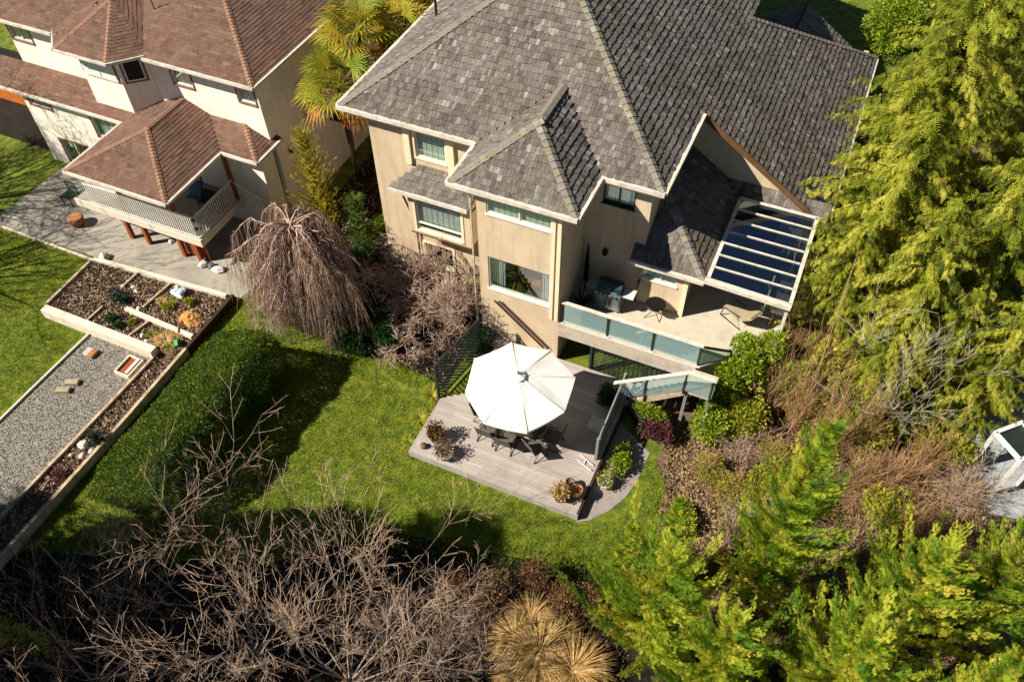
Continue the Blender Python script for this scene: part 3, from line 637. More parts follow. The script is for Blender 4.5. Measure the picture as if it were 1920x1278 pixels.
PF = thing('patio_chair', 'blue cushioned chair on the porch under the brown roof', 'chair', (-22.3, 18.4, 1.5))
MB().box(-22.6, -22.0, 18.1, 18.7, 1.85, 2.0).build('seat', MT['bluecloth'], PF); m = MB(); m.bar((-22.3, 18.72, 1.95), (-22.3, 18.95, 2.6), .58, .1, up=(0, 1, 0)).build('backrest', MT['bluecloth'], PF)
for sx in (-.28, .28):
    for sy in (-.26, .26): MB().box(-22.3+sx-.02, -22.3+sx+.02, 18.4+sy-.02, 18.4+sy+.02, 1.5, 1.86).build('leg', MT['whitep'], PF)
PT = thing('patio_table', 'beige topped table on the neighbouring porch', 'table', (-22.0, 17.75, 1.5))
MB().lathe((-22.0, 17.75, 2.2), [(.5, 0), (.52, .02), (.52, .05), (.5, .06)], 18).build('tabletop', MT['cushion'], PT); MB().tube([(-22, 17.75, 1.5), (-22, 17.75, 2.2)], .05, 8).build('leg', MT['black'], PT)
PG = thing('covered_grill', 'dark covered grill beside the porch table', 'grill', (-21.5, 18.7, 1.5))
MB().box(-21.85, -21.2, 18.5, 19.0, 1.5, 2.2).build('cover', MT['black'], PG); MB().tube([(-21.85, 18.75, 2.2), (-21.2, 18.75, 2.2)], .24, 10).build('lid', MT['black'], PG)

# ---------------------------------------------------------------- raised bed, gravel path and edgings
RB = thing('raised_bed', 'raised vegetable bed with pale retaining walls beside the gravel path', 'raised bed', (-22, 14, 0))
MB().box(-25.2, -20.0, 12.3, 12.62, 0, .42).build('front_wall', MT['paletimber'], RB)
MB().bar((-25.28, 12.6, .3), (-25.35, 15.2, .3), .1, .2).build('edge_board', MT['timber'], RB)
MB().bar((-25.3, 15.3, .33), (-19.2, 15.75, .33), .16, .2).build('edge_board', MT['paletimber'], RB)
MB().bar((-22.3, 13.68, .36), (-19.1, 13.55, .36), .17, .16).build('divider', MT['paletimber'], RB)
for a, b in (((-23.15, 15.4), (-23.2, 14.6)), ((-21.6, 15.45), (-21.75, 14.0)), ((-23.2, 13.4), (-23.25, 12.6)), ((-21.1, 13.5), (-21.3, 12.62))):
    MB().bar((a[0], a[1], .34), (b[0], b[1], .34), .07, .14).build('divider', MT['timber'], RB)
MB().prism([(-25.25, 12.62), (-19.1, 12.62), (-19.1, 15.7), (-25.25, 15.28)], .02, .27).build('soil', MT['mulch'], RB)
E1 = thing('timber_edging', 'long weathered timber edging between planting strip and hedge', 'edging', (-19, 9, 0))
pts = [(-19.0, 15.9), (-18.98, 13), (-18.95, 10), (-18.98, 7.2), (-19.0, 4.4), (-19.05, 1.5)]
for i, (a, b) in enumerate(zip(pts, pts[1:])): MB().bar((a[0], a[1], .2), (b[0], b[1]+.02, .2), .12, .4+.02*(i % 2)).build('timber', MT['timber'] if i else MT['darkwood'], E1)
E2 = thing('timber_edging', 'low timber edging on the right side of the gravel path', 'edging', (-20.1, 9, 0))
pts = [(-20.0, 12.3), (-20.05, 10), (-20.15, 7.2), (-20.22, 4.5), (-20.3, 1.5)]
for a, b in zip(pts, pts[1:]): MB().bar((a[0], a[1], .09), (b[0], b[1]+.02, .09), .1, .18).build('timber', MT['timber'], E2)
E3 = thing('timber_edging', 'thin pale edging between the left lawn and the gravel path', 'edging', (-23.1, 9, 0))
pts = [(-23.02, 12.3), (-23.1, 9.5), (-23.15, 6.5), (-23.2, 1.5)]
for a, b in zip(pts, pts[1:]): MB().bar((a[0], a[1], .05), (b[0], b[1]+.02, .05), .07, .1).build('timber', MT['paletimber'], E3)
E4 = thing('concrete_kerb', 'pale kerb between the concrete patio and the left lawn', 'kerb', (-28, 15.5, 0))
MB().bar((-31.2, 15.5, .03), (-25.4, 15.45, .03), .09, .07).build('kerb_strip', MT['paletimber'], E4)

def rockmesh(mb, c, r, n=2, fl=.7, t=.5):
    bm_ = []
    # deformed octahedron subdivided once
    vs = [(1,0,0),(-1,0,0),(0,1,0),(0,-1,0),(0,0,1),(0,0,-1)]
    fs = [(0,2,4),(2,1,4),(1,3,4),(3,0,4),(2,0,5),(1,2,5),(3,1,5),(0,3,5)]
    if n > 1:
        cache = {}; vs = list(vs); nf = []
        def mid(a, b):
            k = (min(a, b), max(a, b))
            if k not in cache:
                v = Vector(vs[a])+Vector(vs[b]); v.normalize(); cache[k] = len(vs); vs.append(tuple(v))
            return cache[k]
        for a, b, c_ in fs:
            ab, bc, ca = mid(a, b), mid(b, c_), mid(c_, a); nf += [(a, ab, ca), (ab, b, bc), (ca, bc, c_), (ab, bc, ca)]
        fs = nf
    sx, sy = rnd.uniform(.8, 1.2), rnd.uniform(.7, 1.1); an = rnd.random()*6.28; ca_, sa_ = math.cos(an), math.sin(an)
    out = []
    for v in vs:
        k = r*rnd.uniform(.75, 1.15); x, y = v[0]*k*sx, v[1]*k*sy
        out.append((c[0]+x*ca_-y*sa_, c[1]+x*sa_+y*ca_, c[2]+v[2]*k*fl))
    mb.add(out, fs, t); return mb
def rock(label, c, r, mat='rock', name='rock', group=None, fl=.7):
    m = MB(); rockmesh(m, (c[0], c[1], c[2]+r*fl*.5), r, 2, fl)
    o = m.build(name, MT[mat]); return setp(o, label, 'rock', group)
gr = 'loose rocks around the neighbouring patio'
rock('big pale boulder at the top left corner of the raised bed', (-25.3, 15.75, 0), .28, group=gr)
rock('pale boulder by the dark shade below the porch corner', (-21.35, 17.0, 0), .22, group=gr)
rock('dark boulder between two pale ones below the porch corner', (-20.95, 17.05, 0), .24, 'darkrock', group=gr)
rock('cream boulder right of the dark one below the porch', (-20.6, 17.0, 0), .26, group=gr)
rock('small cream stone nearest the weeping tree beside the porch', (-20.4, 17.6, 0), .16, group=gr)
rock('upright pale stone in the shade under the porch side', (-20.8, 18.2, 0), .17, group=gr)
rock('small stone under the porch between the red posts', (-23.4, 17.6, 0), .15, group=gr)
for i, (x, y, r, l) in enumerate(((-20.1, 8.9, .14, 'pale pink stone topmost in the planting strip cluster'), (-19.75, 8.35, .2, 'largest white stone in the planting strip beside the gravel'), (-19.5, 8.0, .15, 'white stone below the largest in the planting strip'),
        (-19.65, 8.75, .12, 'tan stone beside the small conifer in the strip'), (-19.3, 8.3, .13, 'white stone close to the timber edging and conifer'), (-19.85, 7.9, .1, 'smallest white stone of the strip cluster'))):
    rock(l, (x, y, .02), r, group='stones in the planting strip')
for i, (x, y, r, l) in enumerate(((-23.25, 14.6, .13, 'pale stone left of the first bed divider'), (-22.9, 14.75, .1, 'small pale stone right of the first bed divider'), (-22.6, 14.6, .12, 'grey stone in the upper middle of the bed'), (-21.9, 13.9, .14, 'blue grey stone on the middle divider'),
        (-20.9, 12.9, .13, 'long pale stone in the lower right of the bed'), (-20.6, 12.75, .1, 'pale chip of stone by the bed front corner'), (-21.25, 12.95, .09, 'small stone left of the long pale stone'))):
    rock(l, (x, y, .26), r, group='stones in the raised bed')
# tarp heap, orange soil heap, rake, green object, wooden tray, bricks
m = MB()
for _ in range(9): rockmesh(m, (-20.95+rnd.uniform(-.28, .28), 15.1+rnd.uniform(-.22, .22), .42+rnd.uniform(-.1, .12)), rnd.uniform(.12, .22), 2, .6)
setp(m.build('crumpled_tarp', MT['tarp']), 'crumpled pale blue tarp lying in the raised bed', 'tarp')
m = MB()
for _ in range(70):
    u_ = rnd.gauss(0, .3); v_ = rnd.gauss(0, .22); rockmesh(m, (-19.8+u_, 14.25+v_, .24+max(0, .26-.6*math.hypot(u_, v_))), rnd.uniform(.06, .16), 2, .5)
setp(m.build('soil_heap', MT['tan']), 'orange brown heap of bark at the right end of the raised bed', 'heap')
sv = thing('shovel', 'shovel with red shaft and green blade lying by the timber edging', 'shovel', (-19.5, 13.3, 0))
MB().tube([(-20.05, 14.0, .5), (-19.5, 13.25, .45)], .022, 6).build('shaft', MT['terra'], sv)
m = MB(); m.tube([(-19.5, 13.2, .44), (-19.42, 13.1, .42), (-19.3, 12.95, .38)], [.06, .17, .1], 7).build('blade', MT['greenplastic'], sv)
ty = thing('wooden_tray', 'shallow white tray frame with reddish soil at the end of the gravel path', 'tray', (-20.55, 11.6, 0), rz=.0)
m = MB(); x0, x1, y0, y1 = -20.85, -20.2, 11.2, 12.05
for b in ((x0, x1, y0, y0+.06), (x0, x1, y1-.06, y1), (x0, x0+.06, y0+.06, y1-.06), (x1-.06, x1, y0+.06, y1-.06)): MB().box(*b, .02, .2).build('side_board', MT['paletimber'], ty)
MB().box(x0+.06, x1-.06, y0+.06, y1-.06, .03, .12).build('soil', MT['redwood'], ty)
MB().box(-20.42, -20.3, 11.3, 12.0, .2, .24).build('bar', MT['alu'], ty)
pv = thing('paving_slab', 'pale slab with an orange brick on the gravel by the bed wall', 'slab', (-22.35, 11.6, 0))
MB().box(-22.6, -22.1, 11.45, 11.8, .01, .06).build('slab', MT['potwhite'], pv); MB().box(-22.3, -22.08, 11.4, 11.75, .06, .16).build('brick', MT['terra'], pv)
for x, y, l in ((-21.95, 10.25, 'upper of two concrete blocks on the gravel path'), (-22.0, 9.85, 'lower of two concrete blocks on the gravel path')):
    m = MB().bar((x-.22, y-.08, .08), (x+.2, y+.1, .08), .22, .14); o = m.build('concrete_block', MT['cushion']); setp(o, l, 'block', 'blocks on the gravel')
# left side: chair stack, fence, terracotta pot
fn = thing('garden_fence', 'orange brown board fence beyond the left end of the cream house', 'fence', (-35, 23, 0))
for i in range(26):
    MB().box(-39.5+i*.3, -39.22+i*.3, 22.5, 22.54, .05, 1.75+.03*(i % 3)).build('board', MT['orange'], fn)
MB().box(-39.5, -31.8, 22.55, 22.6, 1.4, 1.5).build('rail', MT['orange'], fn)
gc = thing('garden_chair', 'green metal garden chair at the left corner of the porch roof', 'chair', (-28.9, 17.9, 0))
for sx in (-.25, .25):
    for sy in (-.25, .25): MB().tube([(-28.9+sx, 17.9+sy, 0), (-28.9+sx, 17.9+sy, .45 if sy < 0 else .95)], .025, 6).build('leg', MT['darkshrub'], gc)
MB().box(-29.18, -28.62, 17.62, 18.18, .42, .46).build('seat', MT['darkshrub'], gc)
for z in (.6, .75, .9): MB().bar((-29.15, 18.15, z), (-28.65, 18.15, z), .03, .05).build('back_slat', MT['darkshrub'], gc)
o = setp(MB().lathe((-27.7, 16.9, 0), [(.2, 0), (.3, .2), (.33, .42), (.28, .45)], 14).build('terracotta_urn', MT['terra'], smooth=True), 'tan urn standing left of the porch railing', 'urn')
# ---------------------------------------------------------------- terrace
T = thing('terrace', 'low grey board terrace under the ivory parasol', 'terrace', (-6.5, 15.2, 0))
ZT = .3; y = 12.47; i = 0
def tx0(y):
    if y < 14.75: return -9.45
    if y < 15.25: return -9.45+(y-14.75)*1.4
    return -8.75
while y < 18.02:
    a = tx0(y); b = -3.58; cut = a+(b-a)*rnd.uniform(.3, .7)
    for p, q in ((a, cut-.004), (cut+.004, b)):
        MB().box(p, q, y, y+.132, ZT-.035+rnd.uniform(-.002, .002), ZT+rnd.uniform(-.002, .002), rnd.random()).build('board', MT['board'], T)
    y += .139
MB().box(-9.5, -3.52, 12.42, 12.463, .02, .305).build('edge_board', MT['boardedge'], T)
MB().box(-3.575, -3.5, 12.465, 17.9, .02, .302).build('edge_board', MT['darkwood'], T)  # darker than the other edges: shade of the sunless side put into the colour
MB().box(-9.5, -9.455, 12.465, 14.75, .02, .305).build('edge_board', MT['boardedge'], T)
MB().bar((-9.47, 14.75, .16), (-8.78, 15.25, .16), .04, .28).build('edge_board', MT['boardedge'], T)
MB().prism([(-9.44, 12.48), (-3.6, 12.48), (-3.6, 18), (-8.74, 18), (-8.74, 15.25), (-9.44, 14.75)], .01, .255).build('joists', MT['darkwood'], T)

def lattice(label, p0, p1, z0, z1, mat, sp=.15, w=.035, post=True, group=None, clip=None):
    t = thing('lattice_screen', label, 'lattice screen', (p0[0], p0[1], 0), group)
    A = Vector((p0[0], p0[1], 0)); B = Vector((p1[0], p1[1], 0)); L = (B-A).length; d = (B-A)/L; n = Vector((-d.y, d.x, 0)); Hh = z1-z0
    for sgn, off in ((1, .006), (-1, -.006)):
        c = -Hh if sgn > 0 else 0
        c += sp*.5
        while c < L+(0 if sgn > 0 else Hh):
            # line u = c + s (sgn>0) or u = c - s, s in 0..H
            s0, s1 = 0, Hh
            if sgn > 0: s0 = max(s0, -c); s1 = min(s1, L-c)
            else: s0 = max(s0, c-L); s1 = min(s1, c)
            if s1-s0 > .08:
                a = A+d*(c+sgn*s0)+n*off+Vector((0, 0, z0+s0)); b = A+d*(c+sgn*s1)+n*off+Vector((0, 0, z0+s1))
                MB().bar(a, b, .008, w, up=(d.cross(Vector((0,0,1))).cross((b-a).normalized()))).build('slat', MT[mat], t)
            c += sp
    for z in (z0, z1): MB().bar(A+Vector((0,0,z)), B+Vector((0,0,z)), .05, .05).build('rail', MT[mat], t)
    if post:
        for p in (A, B): MB().box(p.x-.045, p.x+.045, p.y-.045, p.y+.045, 0, z1+.05).build('post', MT[mat], t)
    return t
lattice('dark lattice screen standing left of the parasol', (-9.6, 14.82), (-9.15, 17.2), .15, 2.0, 'lattice', .17)
lattice('grey weathered lattice along the right edge of the terrace', (-3.72, 14.6), (-3.78, 17.4), .35, 1.45, 'greylattice', .17)
lattice('lattice screen under the front of the raised deck', (-5.24, 18.12), (-2.0, 18.12), .1, 1.48, 'lattice', .17)
lattice('small dark lattice fan right of the grey terrace lattice', (-3.5, 17.1), (-2.75, 16.3), .1, .75, 'lattice', .17)

# ---------------------------------------------------------------- parasol
U = thing('parasol', 'big octagonal ivory parasol open over the terrace table', 'parasol', (-6.5, 14.68, .3))
cx, cy = -6.52, 14.73; hub = Vector((-6.5, 14.62, 3.32)); rim = []
for k in range(8):
    a = math.radians(-13.5+45*k); r = 1.76+.06*math.sin(k*2.1)
    rim.append(Vector((cx+r*math.cos(a), cy+r*math.sin(a), 2.68+.05*math.sin(a+1))))
vs = []; fs = []; NR = 9; NA = 8
for k in range(8):
    p, q = rim[k], rim[(k+1) % 8]; b0 = len(vs)
    for i in range(NR+1):
        f = .09+.91*i/NR
        for j in range(NA+1):
            g = j/NA; e = p.lerp(q, g); v = hub.lerp(e, f)
            sag = .10*math.sin(math.pi*g)*f*(1.1-f*.5)
            v = v+Vector((0, 0, -sag+.012*math.sin(g*9+f*11+k*3)*math.sin(math.pi*g)))
            if k in (6, 7): v.z += .022*math.sin(g*38+f*5)*math.sin(math.pi*g)*(1-f)   # creased panels
            vs.append(v)
    for i in range(NR):
        for j in range(NA): a0 = b0+i*(NA+1)+j; fs.append((a0, a0+1, a0+NA+2, a0+NA+1))
mb = MB(); mb.add(vs, fs); can = mb.build('canopy', MT['canvas'], U, smooth=True)
m = MB()
for k in range(8):
    p, q = rim[k], rim[(k+1) % 8]; n = 5
    for j in range(n):
        a, b = p.lerp(q, j/n), p.lerp(q, (j+1)/n)
        sa, sb = [.0555*math.sin(math.pi*g) for g in (j/n, (j+1)/n)]
        a = a-Vector((0, 0, sa)); b = b-Vector((0, 0, sb)); m.add([a, b, b-Vector((0,0,.09)), a-Vector((0,0,.09))], [(0,1,2,3)])
m.build('valance', MT['canvas'], can)
for k in range(8): MB().bar(hub+Vector((0,0,-.03)), rim[k]+Vector((0,0,.012)), .035, .02).build('seam', MT['white'], can)
vt = MB(); N8 = []
for k in range(8):
    a = math.radians(-13.5+45*k); N8.append(Vector((hub.x+.24*math.cos(a), hub.y+.24*math.sin(a), hub.z-.02)))
vt.add([hub+Vector((0,0,.12))]+N8, [(0, 1+k, 1+(k+1) % 8) for k in range(8)]); vt.build('vent_cap', MT['canvas'], can)
MB().lathe((hub.x, hub.y, hub.z+.09), [(.05, 0), (.055, .04), (.03, .07), (.02, .13)], 10).build('finial', MT['steel'], U)
MB().tube([(hub.x, hub.y, .3), (hub.x, hub.y, hub.z)], .03, 8).build('pole', MT['bronze'], U)
MB().lathe((hub.x, hub.y, .3), [(.32, 0), (.32, .06), (.06, .09), (.05, .3)], 16).build('base', MT['black'], U)
for k in range(8): MB().bar(hub+Vector((0,0,-.5)), hub.lerp(rim[k], .5)+Vector((0,0,-.06)), .015, .02).build('rib', MT['bronze'], U)

# table and chairs below
tb = thing('dining_table', 'dark oval table under the ivory parasol', 'table', (-6.45, 14.6, .3))
MB().lathe((-6.45, 14.6, .98), [(.8, 0), (.84, .02), (.8, .04)], 22, sx=1.15, sy=.75).build('tabletop', MT['bronze'], tb)
for sx, sy in ((-.6, -.35), (.6, -.35), (-.6, .35), (.6, .35)): MB().tube([(-6.45+sx, 14.6+sy, .3), (-6.45+sx*.9, 14.6+sy*.9, .98)], .022, 6).build('leg', MT['bronze'], tb)
def sling_chair(label, x, y, rz, first=None):
    if first: return copy_tree(first, (x, y, .3), rz, label=label)
    t = thing('patio_chair', label, 'chair', (0, 0, 0), 'sling chairs under the parasol')
    for s in (-.27, .27):
        MB().tube([(s, -.30, .012), (s, .30, .012)], .014, 6).tube([(s, -.30, .012), (s, -.28, .42), (s, .12, .62)], .014, 6).tube([(s, .3, .012), (s, .1, .42), (s, -.3, .60)], .014, 6).tube([(s, .22, .38), (s, .40, .98)], .015, 6).build('side_frame', MT['bronze'], t)
    MB().bar((0, -.28, .42), (0, .22, .39), .52, .02, up=(0, 0, 1)).build('seat', MT['sling'], t)
    MB().bar((0, .22, .40), (0, .40, .98), .52, .02, up=(0, -1, .3)).build('backrest', MT['sling'], t)
    return place(t, (x, y, .3), rz)
c1 = sling_chair('front left sling chair half hidden by the parasol edge', -7.3, 13.95, math.pi)
sling_chair('middle sling chair of those showing below the parasol edge', -6.6, 13.85, math.pi, c1)
sling_chair('sling chair in parasol shadow at the lower right of the table', -5.6, 14.0, math.pi-.5, c1)
sling_chair('sling chair at the right end of the parasol table', -5.25, 14.6, -math.pi/2, c1)
sling_chair('sling chair hidden below the middle of the parasol', -6.5, 15.7, 0, c1)
sling_chair('sling chair at the left end of the parasol table', -7.75, 14.6, math.pi/2, c1)
lb = thing('side_table', 'pale low table by the grey lattice on the terrace', 'table', (-4.05, 15.6, .3))
MB().box(-4.35, -3.82, 15.35, 15.9, .68, .73).build('tabletop', MT['potwhite'], lb)
for a in (-4.3, -3.88):
    for b in (15.4, 15.84): MB().box(a-.02, a+.02, b-.02, b+.02, .3, .68).build('leg', MT['potwhite'], lb)
fr = thing('plant_stand', 'white folded metal stand lying at the right terrace edge', 'stand', (-3.9, 14.35, .3))
MB().tube([(-4.25, 14.55, .33), (-3.7, 14.3, .36)], .018, 6).tube([(-4.25, 14.3, .33), (-3.7, 14.1, .36)], .018, 6).tube([(-4.0, 14.45, .34), (-4.0, 14.2, .34)], .018, 6).build('frame', MT['whitep'], fr)
# barbecue
Q = thing('barbecue', 'steel fronted gas barbecue with dark lid on the raised deck', 'barbecue', (-5.2, 19.5, 2.1))
MB().box(-5.62, -4.75, 19.3, 19.8, 2.2, 2.95).build('cabinet', MT['steel'], Q)
for a, b in ((-5.58, -5.2), (-5.17, -4.79)):
    d_ = MB().box(a, b, 19.27, 19.299, 2.25, 2.85).build('door', MT['steel'], Q); MB().box((b-.07) if a < -5.3 else (a+.04), (b-.04) if a < -5.3 else (a+.07), 19.25, 19.269, 2.4, 2.75).build('handle', MT['black'], d_)
cp = MB().bar((-5.64, 19.24, 2.99), (-4.73, 19.24, 2.99), .14, .13).build('control_panel', MT['steel'], Q)
for k in range(5): MB().tube([(-5.5+k*.16, 19.17, 3.0), (-5.5+k*.16, 19.13, 3.0)], .03, 8).build('knob', MT['black'], cp)
m = MB(); prof = [(19.28, 3.02), (19.25, 3.12), (19.3, 3.28), (19.42, 3.38), (19.58, 3.4), (19.74, 3.3), (19.8, 3.02)]
vs = [(x, a, b) for x in (-5.6, -4.77) for a, b in prof]; n = len(prof)
m.add(vs, [tuple(range(n)), tuple(range(2*n-1, n-1, -1))]+[(i, n+i, n+(i+1) % n, (i+1) % n) for i in range(n)]); m.build('lid', MT['bbqlid'], Q)
MB().tube([(-5.5, 19.22, 3.14), (-4.87, 19.22, 3.14)], .018, 6).build('lid_handle', MT['steel'], Q)
MB().lathe((-5.18, 19.24, 3.22), [(.045, 0), (.045, .02)], 10).build('thermometer', MT['steel'], Q)
for a, b in ((-6.02, -5.64), (-4.73, -4.32)): MB().box(a, b, 19.3, 19.75, 2.98, 3.02).build('side_shelf', MT['steel'] if b < -5 else MT['alu'], Q)
for a in (-5.55, -4.82):
    for b in (19.36, 19.74): MB().tube([(a-.02, b, 2.15), (a+.02, b, 2.15)], .05, 8).build('wheel', MT['black'], Q)
rt = thing('folding_table', 'small round black folding table on the raised deck', 'table', (-3.55, 19.7, 2.1))
MB().lathe((-3.62, 19.75, 2.66), [(.33, 0), (.35, .015), (.33, .03)], 20).build('tabletop', MT['black'], rt)
for a, b in (((-3.9, 19.5), (-3.35, 20.0)), ((-3.35, 19.5), (-3.9, 20.0)), ((-3.9, 19.95), (-3.35, 19.45))): MB().tube([(a[0], a[1], 2.11), (b[0]*.5+a[0]*.5, b[1]*.5+a[1]*.5, 2.4), (b[0], b[1], 2.66)], .014, 6).build('leg', MT['bronze'], rt)
lo = thing('lounge_chair', 'beige cushioned metal lounge chair at the right of the raised deck', 'chair', (-.95, 20.7, 2.1))
MB().bar((-1.35, 20.95, 2.5), (-.75, 20.6, 2.45), .55, .08).build('seat', MT['cushion'], lo); MB().bar((-.75, 20.6, 2.45), (-.35, 20.38, 2.9), .55, .1, up=(-.6, .3, .8)).build('backrest', MT['cushion'], lo)
for s in (-.29, .29):
    ox, oy = s*.5, s*.86
    MB().tube([(-1.38+ox, 20.95+oy, 2.12), (-1.3+ox, 20.9+oy, 2.55), (-.8+ox, 20.62+oy, 2.62), (-.6+ox, 20.5+oy, 2.12), (-1.38+ox, 20.95+oy, 2.12)], .02, 6).build('side_frame', MT['bronze'], lo)
fu = thing('closed_parasol', 'closed dark parasol leaning in the corner behind the barbecue', 'parasol', (-6.2, 20.0, 2.1))
MB().tube([(-6.25, 19.9, 2.12), (-6.27, 20.08, 2.5)], .02, 6).build('pole', MT['bronze'], fu)
MB().tube([(-6.27, 20.05, 2.5), (-6.3, 20.12, 3.2), (-6.32, 20.18, 4.1)], [.09, .08, .02], 8).build('canopy', MT['black'], fu)
# spiky plant and pots by helper
def pot(root, c, r, h, mat, n=16):
    MB().lathe(c, [(r*.7, 0), (r*.95, h*.75), (r*1.05, h*.8), (r*1.05, h), (r*.9, h), (r*.88, h*.85)], n).build('pot', MT[mat], root, smooth=False)
def blades(c, n, L, w, spread=1., mat='shrub', root=None, name='leaves', up=.6, droop=.4, seg=4):
    V = []; F = []; Tn = []
    for i in range(n):
        a = RG.uniform(0, 2*math.pi); el = RG.uniform(.15, 1.0)*up+.2; l = L*RG.uniform(.6, 1.1); t = RG.uniform(0, 1)
        d = np.array([math.cos(a)*spread, math.sin(a)*spread, el*1.3]); d /= np.linalg.norm(d); s = np.array([-math.sin(a), math.cos(a), 0])
        b = len(V)
        for k in range(seg+1):
            f = k/seg; p = np.array(c)+d*l*f+np.array([0, 0, -droop*l*f*f]); ww = w*(1-f)**.6 if k else w*.7
            V += [p-s*ww/2, p+s*ww/2]; Tn += [t, t]
        for k in range(seg): F.append((b+2*k, b+2*k+1, b+2*k+3, b+2*k+2))
    return npmesh(name, V, F, MT[mat], root, Tn)
yp = thing('potted_plant', 'spiky leaved plant in a pale pot left of the barbecue', 'plant', (-6.05, 19.1, 2.1))
pot(yp, (-6.12, 19.0, 2.1), .2, .35, 'potwhite'); blades((-6.08, 19.05, 2.4), 34, .75, .07, mat='darkshrub', root=yp)
# ---------------------------------------------------------------- plants: shared builders
def rotmats(dirs, roll):
    """frames whose x axis is dirs"""
    x = dirs/np.linalg.norm(dirs, axis=1, keepdims=True); z = np.tile([0, 0, 1.], (len(x), 1))
    y = np.cross(z, x); n = np.linalg.norm(y, axis=1, keepdims=True); y = np.where(n < 1e-3, [[0, 1, 0]], y/np.maximum(n, 1e-6)); z = np.cross(x, y)
    c, s = np.cos(roll)[:, None], np.sin(roll)[:, None]
    y2 = y*c+z*s; z2 = -y*s+z*c
    return np.stack([x, y2, z2], axis=2)          # columns
def scatter(template_v, template_f, pos, dirs, roll, scale, tint, name, mat, parent=None, kind=None):
    R_ = rotmats(dirs, roll); n = len(pos); tv = np.asarray(template_v)
    V = np.einsum('nij,kj->nki', R_, tv)*np.asarray(scale).reshape(n, 1, -1)+pos[:, None, :]
    F = (np.asarray(template_f)[None]+(np.arange(n)*len(tv))[:, None, None]).reshape(-1, len(template_f[0]))
    o = npmesh(name, V.reshape(-1, 3), F, mat, parent, np.repeat(tint, len(tv)))
    if kind: o['kind'] = kind
    return o
LEAF = ([(0, -.0, 0), (.45, -.28, .06), (1, 0, 0), (.45, .28, .06)], [(0, 1, 2, 3)])
def spray_template(n=7, w=.10, droop=.25, L=.42, seed=1):
    r = np.random.default_rng(seed); V = []; F = []
    def quad(a, b, w_):
        a = np.array(a); b = np.array(b); d = b-a; s = np.cross(d, [0, 0, 1.]); s = s/np.linalg.norm(s)*w_
        k = len(V); m = a*.45+b*.55
        V.extend([a, m-s, b, m+s]); F.append((k, k+1, k+2, k+3))
    z = lambda x: -droop*x*x
    quad((0, 0, 0), (.55, 0, z(.55)), w*.5); quad((.45, 0, z(.45)), (1, 0, z(1)), w*.55)
    for i in range(n):
        x = .12+.78*i/(n-1); l = L*(1-.6*x)*r.uniform(.8, 1.2)
        for s in (-1, 1):
            quad((x, 0, z(x)), (x+l*.75, s*l, z(x)-.12*l+r.uniform(-.05, .05)), w*.62)
    return V, F
SP_CEDAR = spray_template(5, .075, .6, .34, 1)
SP_CYP = spray_template(5, .07, -.15, .30, 2)
def tubes(p0, p1, r0, r1, name, mat, parent=None, tint=None, sides=3):
    p0 = np.asarray(p0, float); p1 = np.asarray(p1, float); n = len(p0); d = p1-p0
    R_ = rotmats(d, np.zeros(n)); an = np.arange(sides)*2*np.pi/sides
    ring = np.stack([np.zeros(sides), np.cos(an), np.sin(an)], 1)
    a = np.einsum('nij,kj->nki', R_, ring)
    V = np.concatenate([a*np.asarray(r0).reshape(n, 1, 1)+p0[:, None], a*np.asarray(r1).reshape(n, 1, 1)+p1[:, None]], 1)
    k = np.arange(sides); k2 = (k+1) % sides
    F1 = np.stack([k, k2, k2+sides, k+sides], 1); F = (F1[None]+(np.arange(n)*2*sides)[:, None, None]).reshape(-1, 4)
    if tint is None: tint = RG.uniform(0, 1, n)
    return npmesh(name, V.reshape(-1, 3), F, mat, parent, np.repeat(tint, 2*sides))
class Seg:
    def __init__(s): s.a = []; s.b = []; s.ra = []; s.rb = []
    def add(s, a, b, ra, rb): s.a.append(a); s.b.append(b); s.ra.append(ra); s.rb.append(rb)
    def build(s, name, mat, parent=None, sides=3): return tubes(s.a, s.b, s.ra, s.rb, name, mat, parent, sides=sides)
FINE = 0
def grow(S_, p, d, L, r, depth, maxd, nseg=5, wander=.22, up=.06, nchild=(3, 5), ratio=.62, spread=.75, rmin=.004, twig=None, start=.25):
    """recursive branch"""
    pts = [p]; step = L/nseg; rr_ = r
    for i in range(nseg):
        d = d+RG.normal(0, wander, 3)*.5+np.array([0, 0, up]); d = d/np.linalg.norm(d)
        q = p+d*step; r2 = max(rmin, r*(1-(i+1)/nseg*.75))
        (twig if (twig is not None and depth >= 2) else S_).add(p, q, rr_, r2)
        if FINE and depth >= 1 and RG.random() < FINE:
            for _ in range(1):
                o_ = p+(q-p)*RG.random(); w_ = d*.7+RG.normal(0, .5, 3); w_ /= np.linalg.norm(w_); l_ = RG.uniform(.08, .3); twig.add(o_, o_+w_*l_, .0042, .002)
        p = q; rr_ = r2; pts.append(p)
        if depth < maxd and (i+1)/nseg > start:
            for _ in range(int(RG.integers(nchild[0], nchild[1]+1)*(1 if i < nseg-1 else 1.3)*.5+RG.random()*.9)):
                ax = RG.normal(0, 1, 3); ax -= ax.dot(d)*d; ax /= np.linalg.norm(ax); an = spread*RG.uniform(.6, 1.15)
                nd = d*math.cos(an)+ax*math.sin(an)
                grow(S_, p, nd, L*ratio*RG.uniform(.65, 1.1), rr_*.62, depth+1, maxd, nseg, wander, up, nchild, ratio, spread, rmin, twig, start)
    return pts

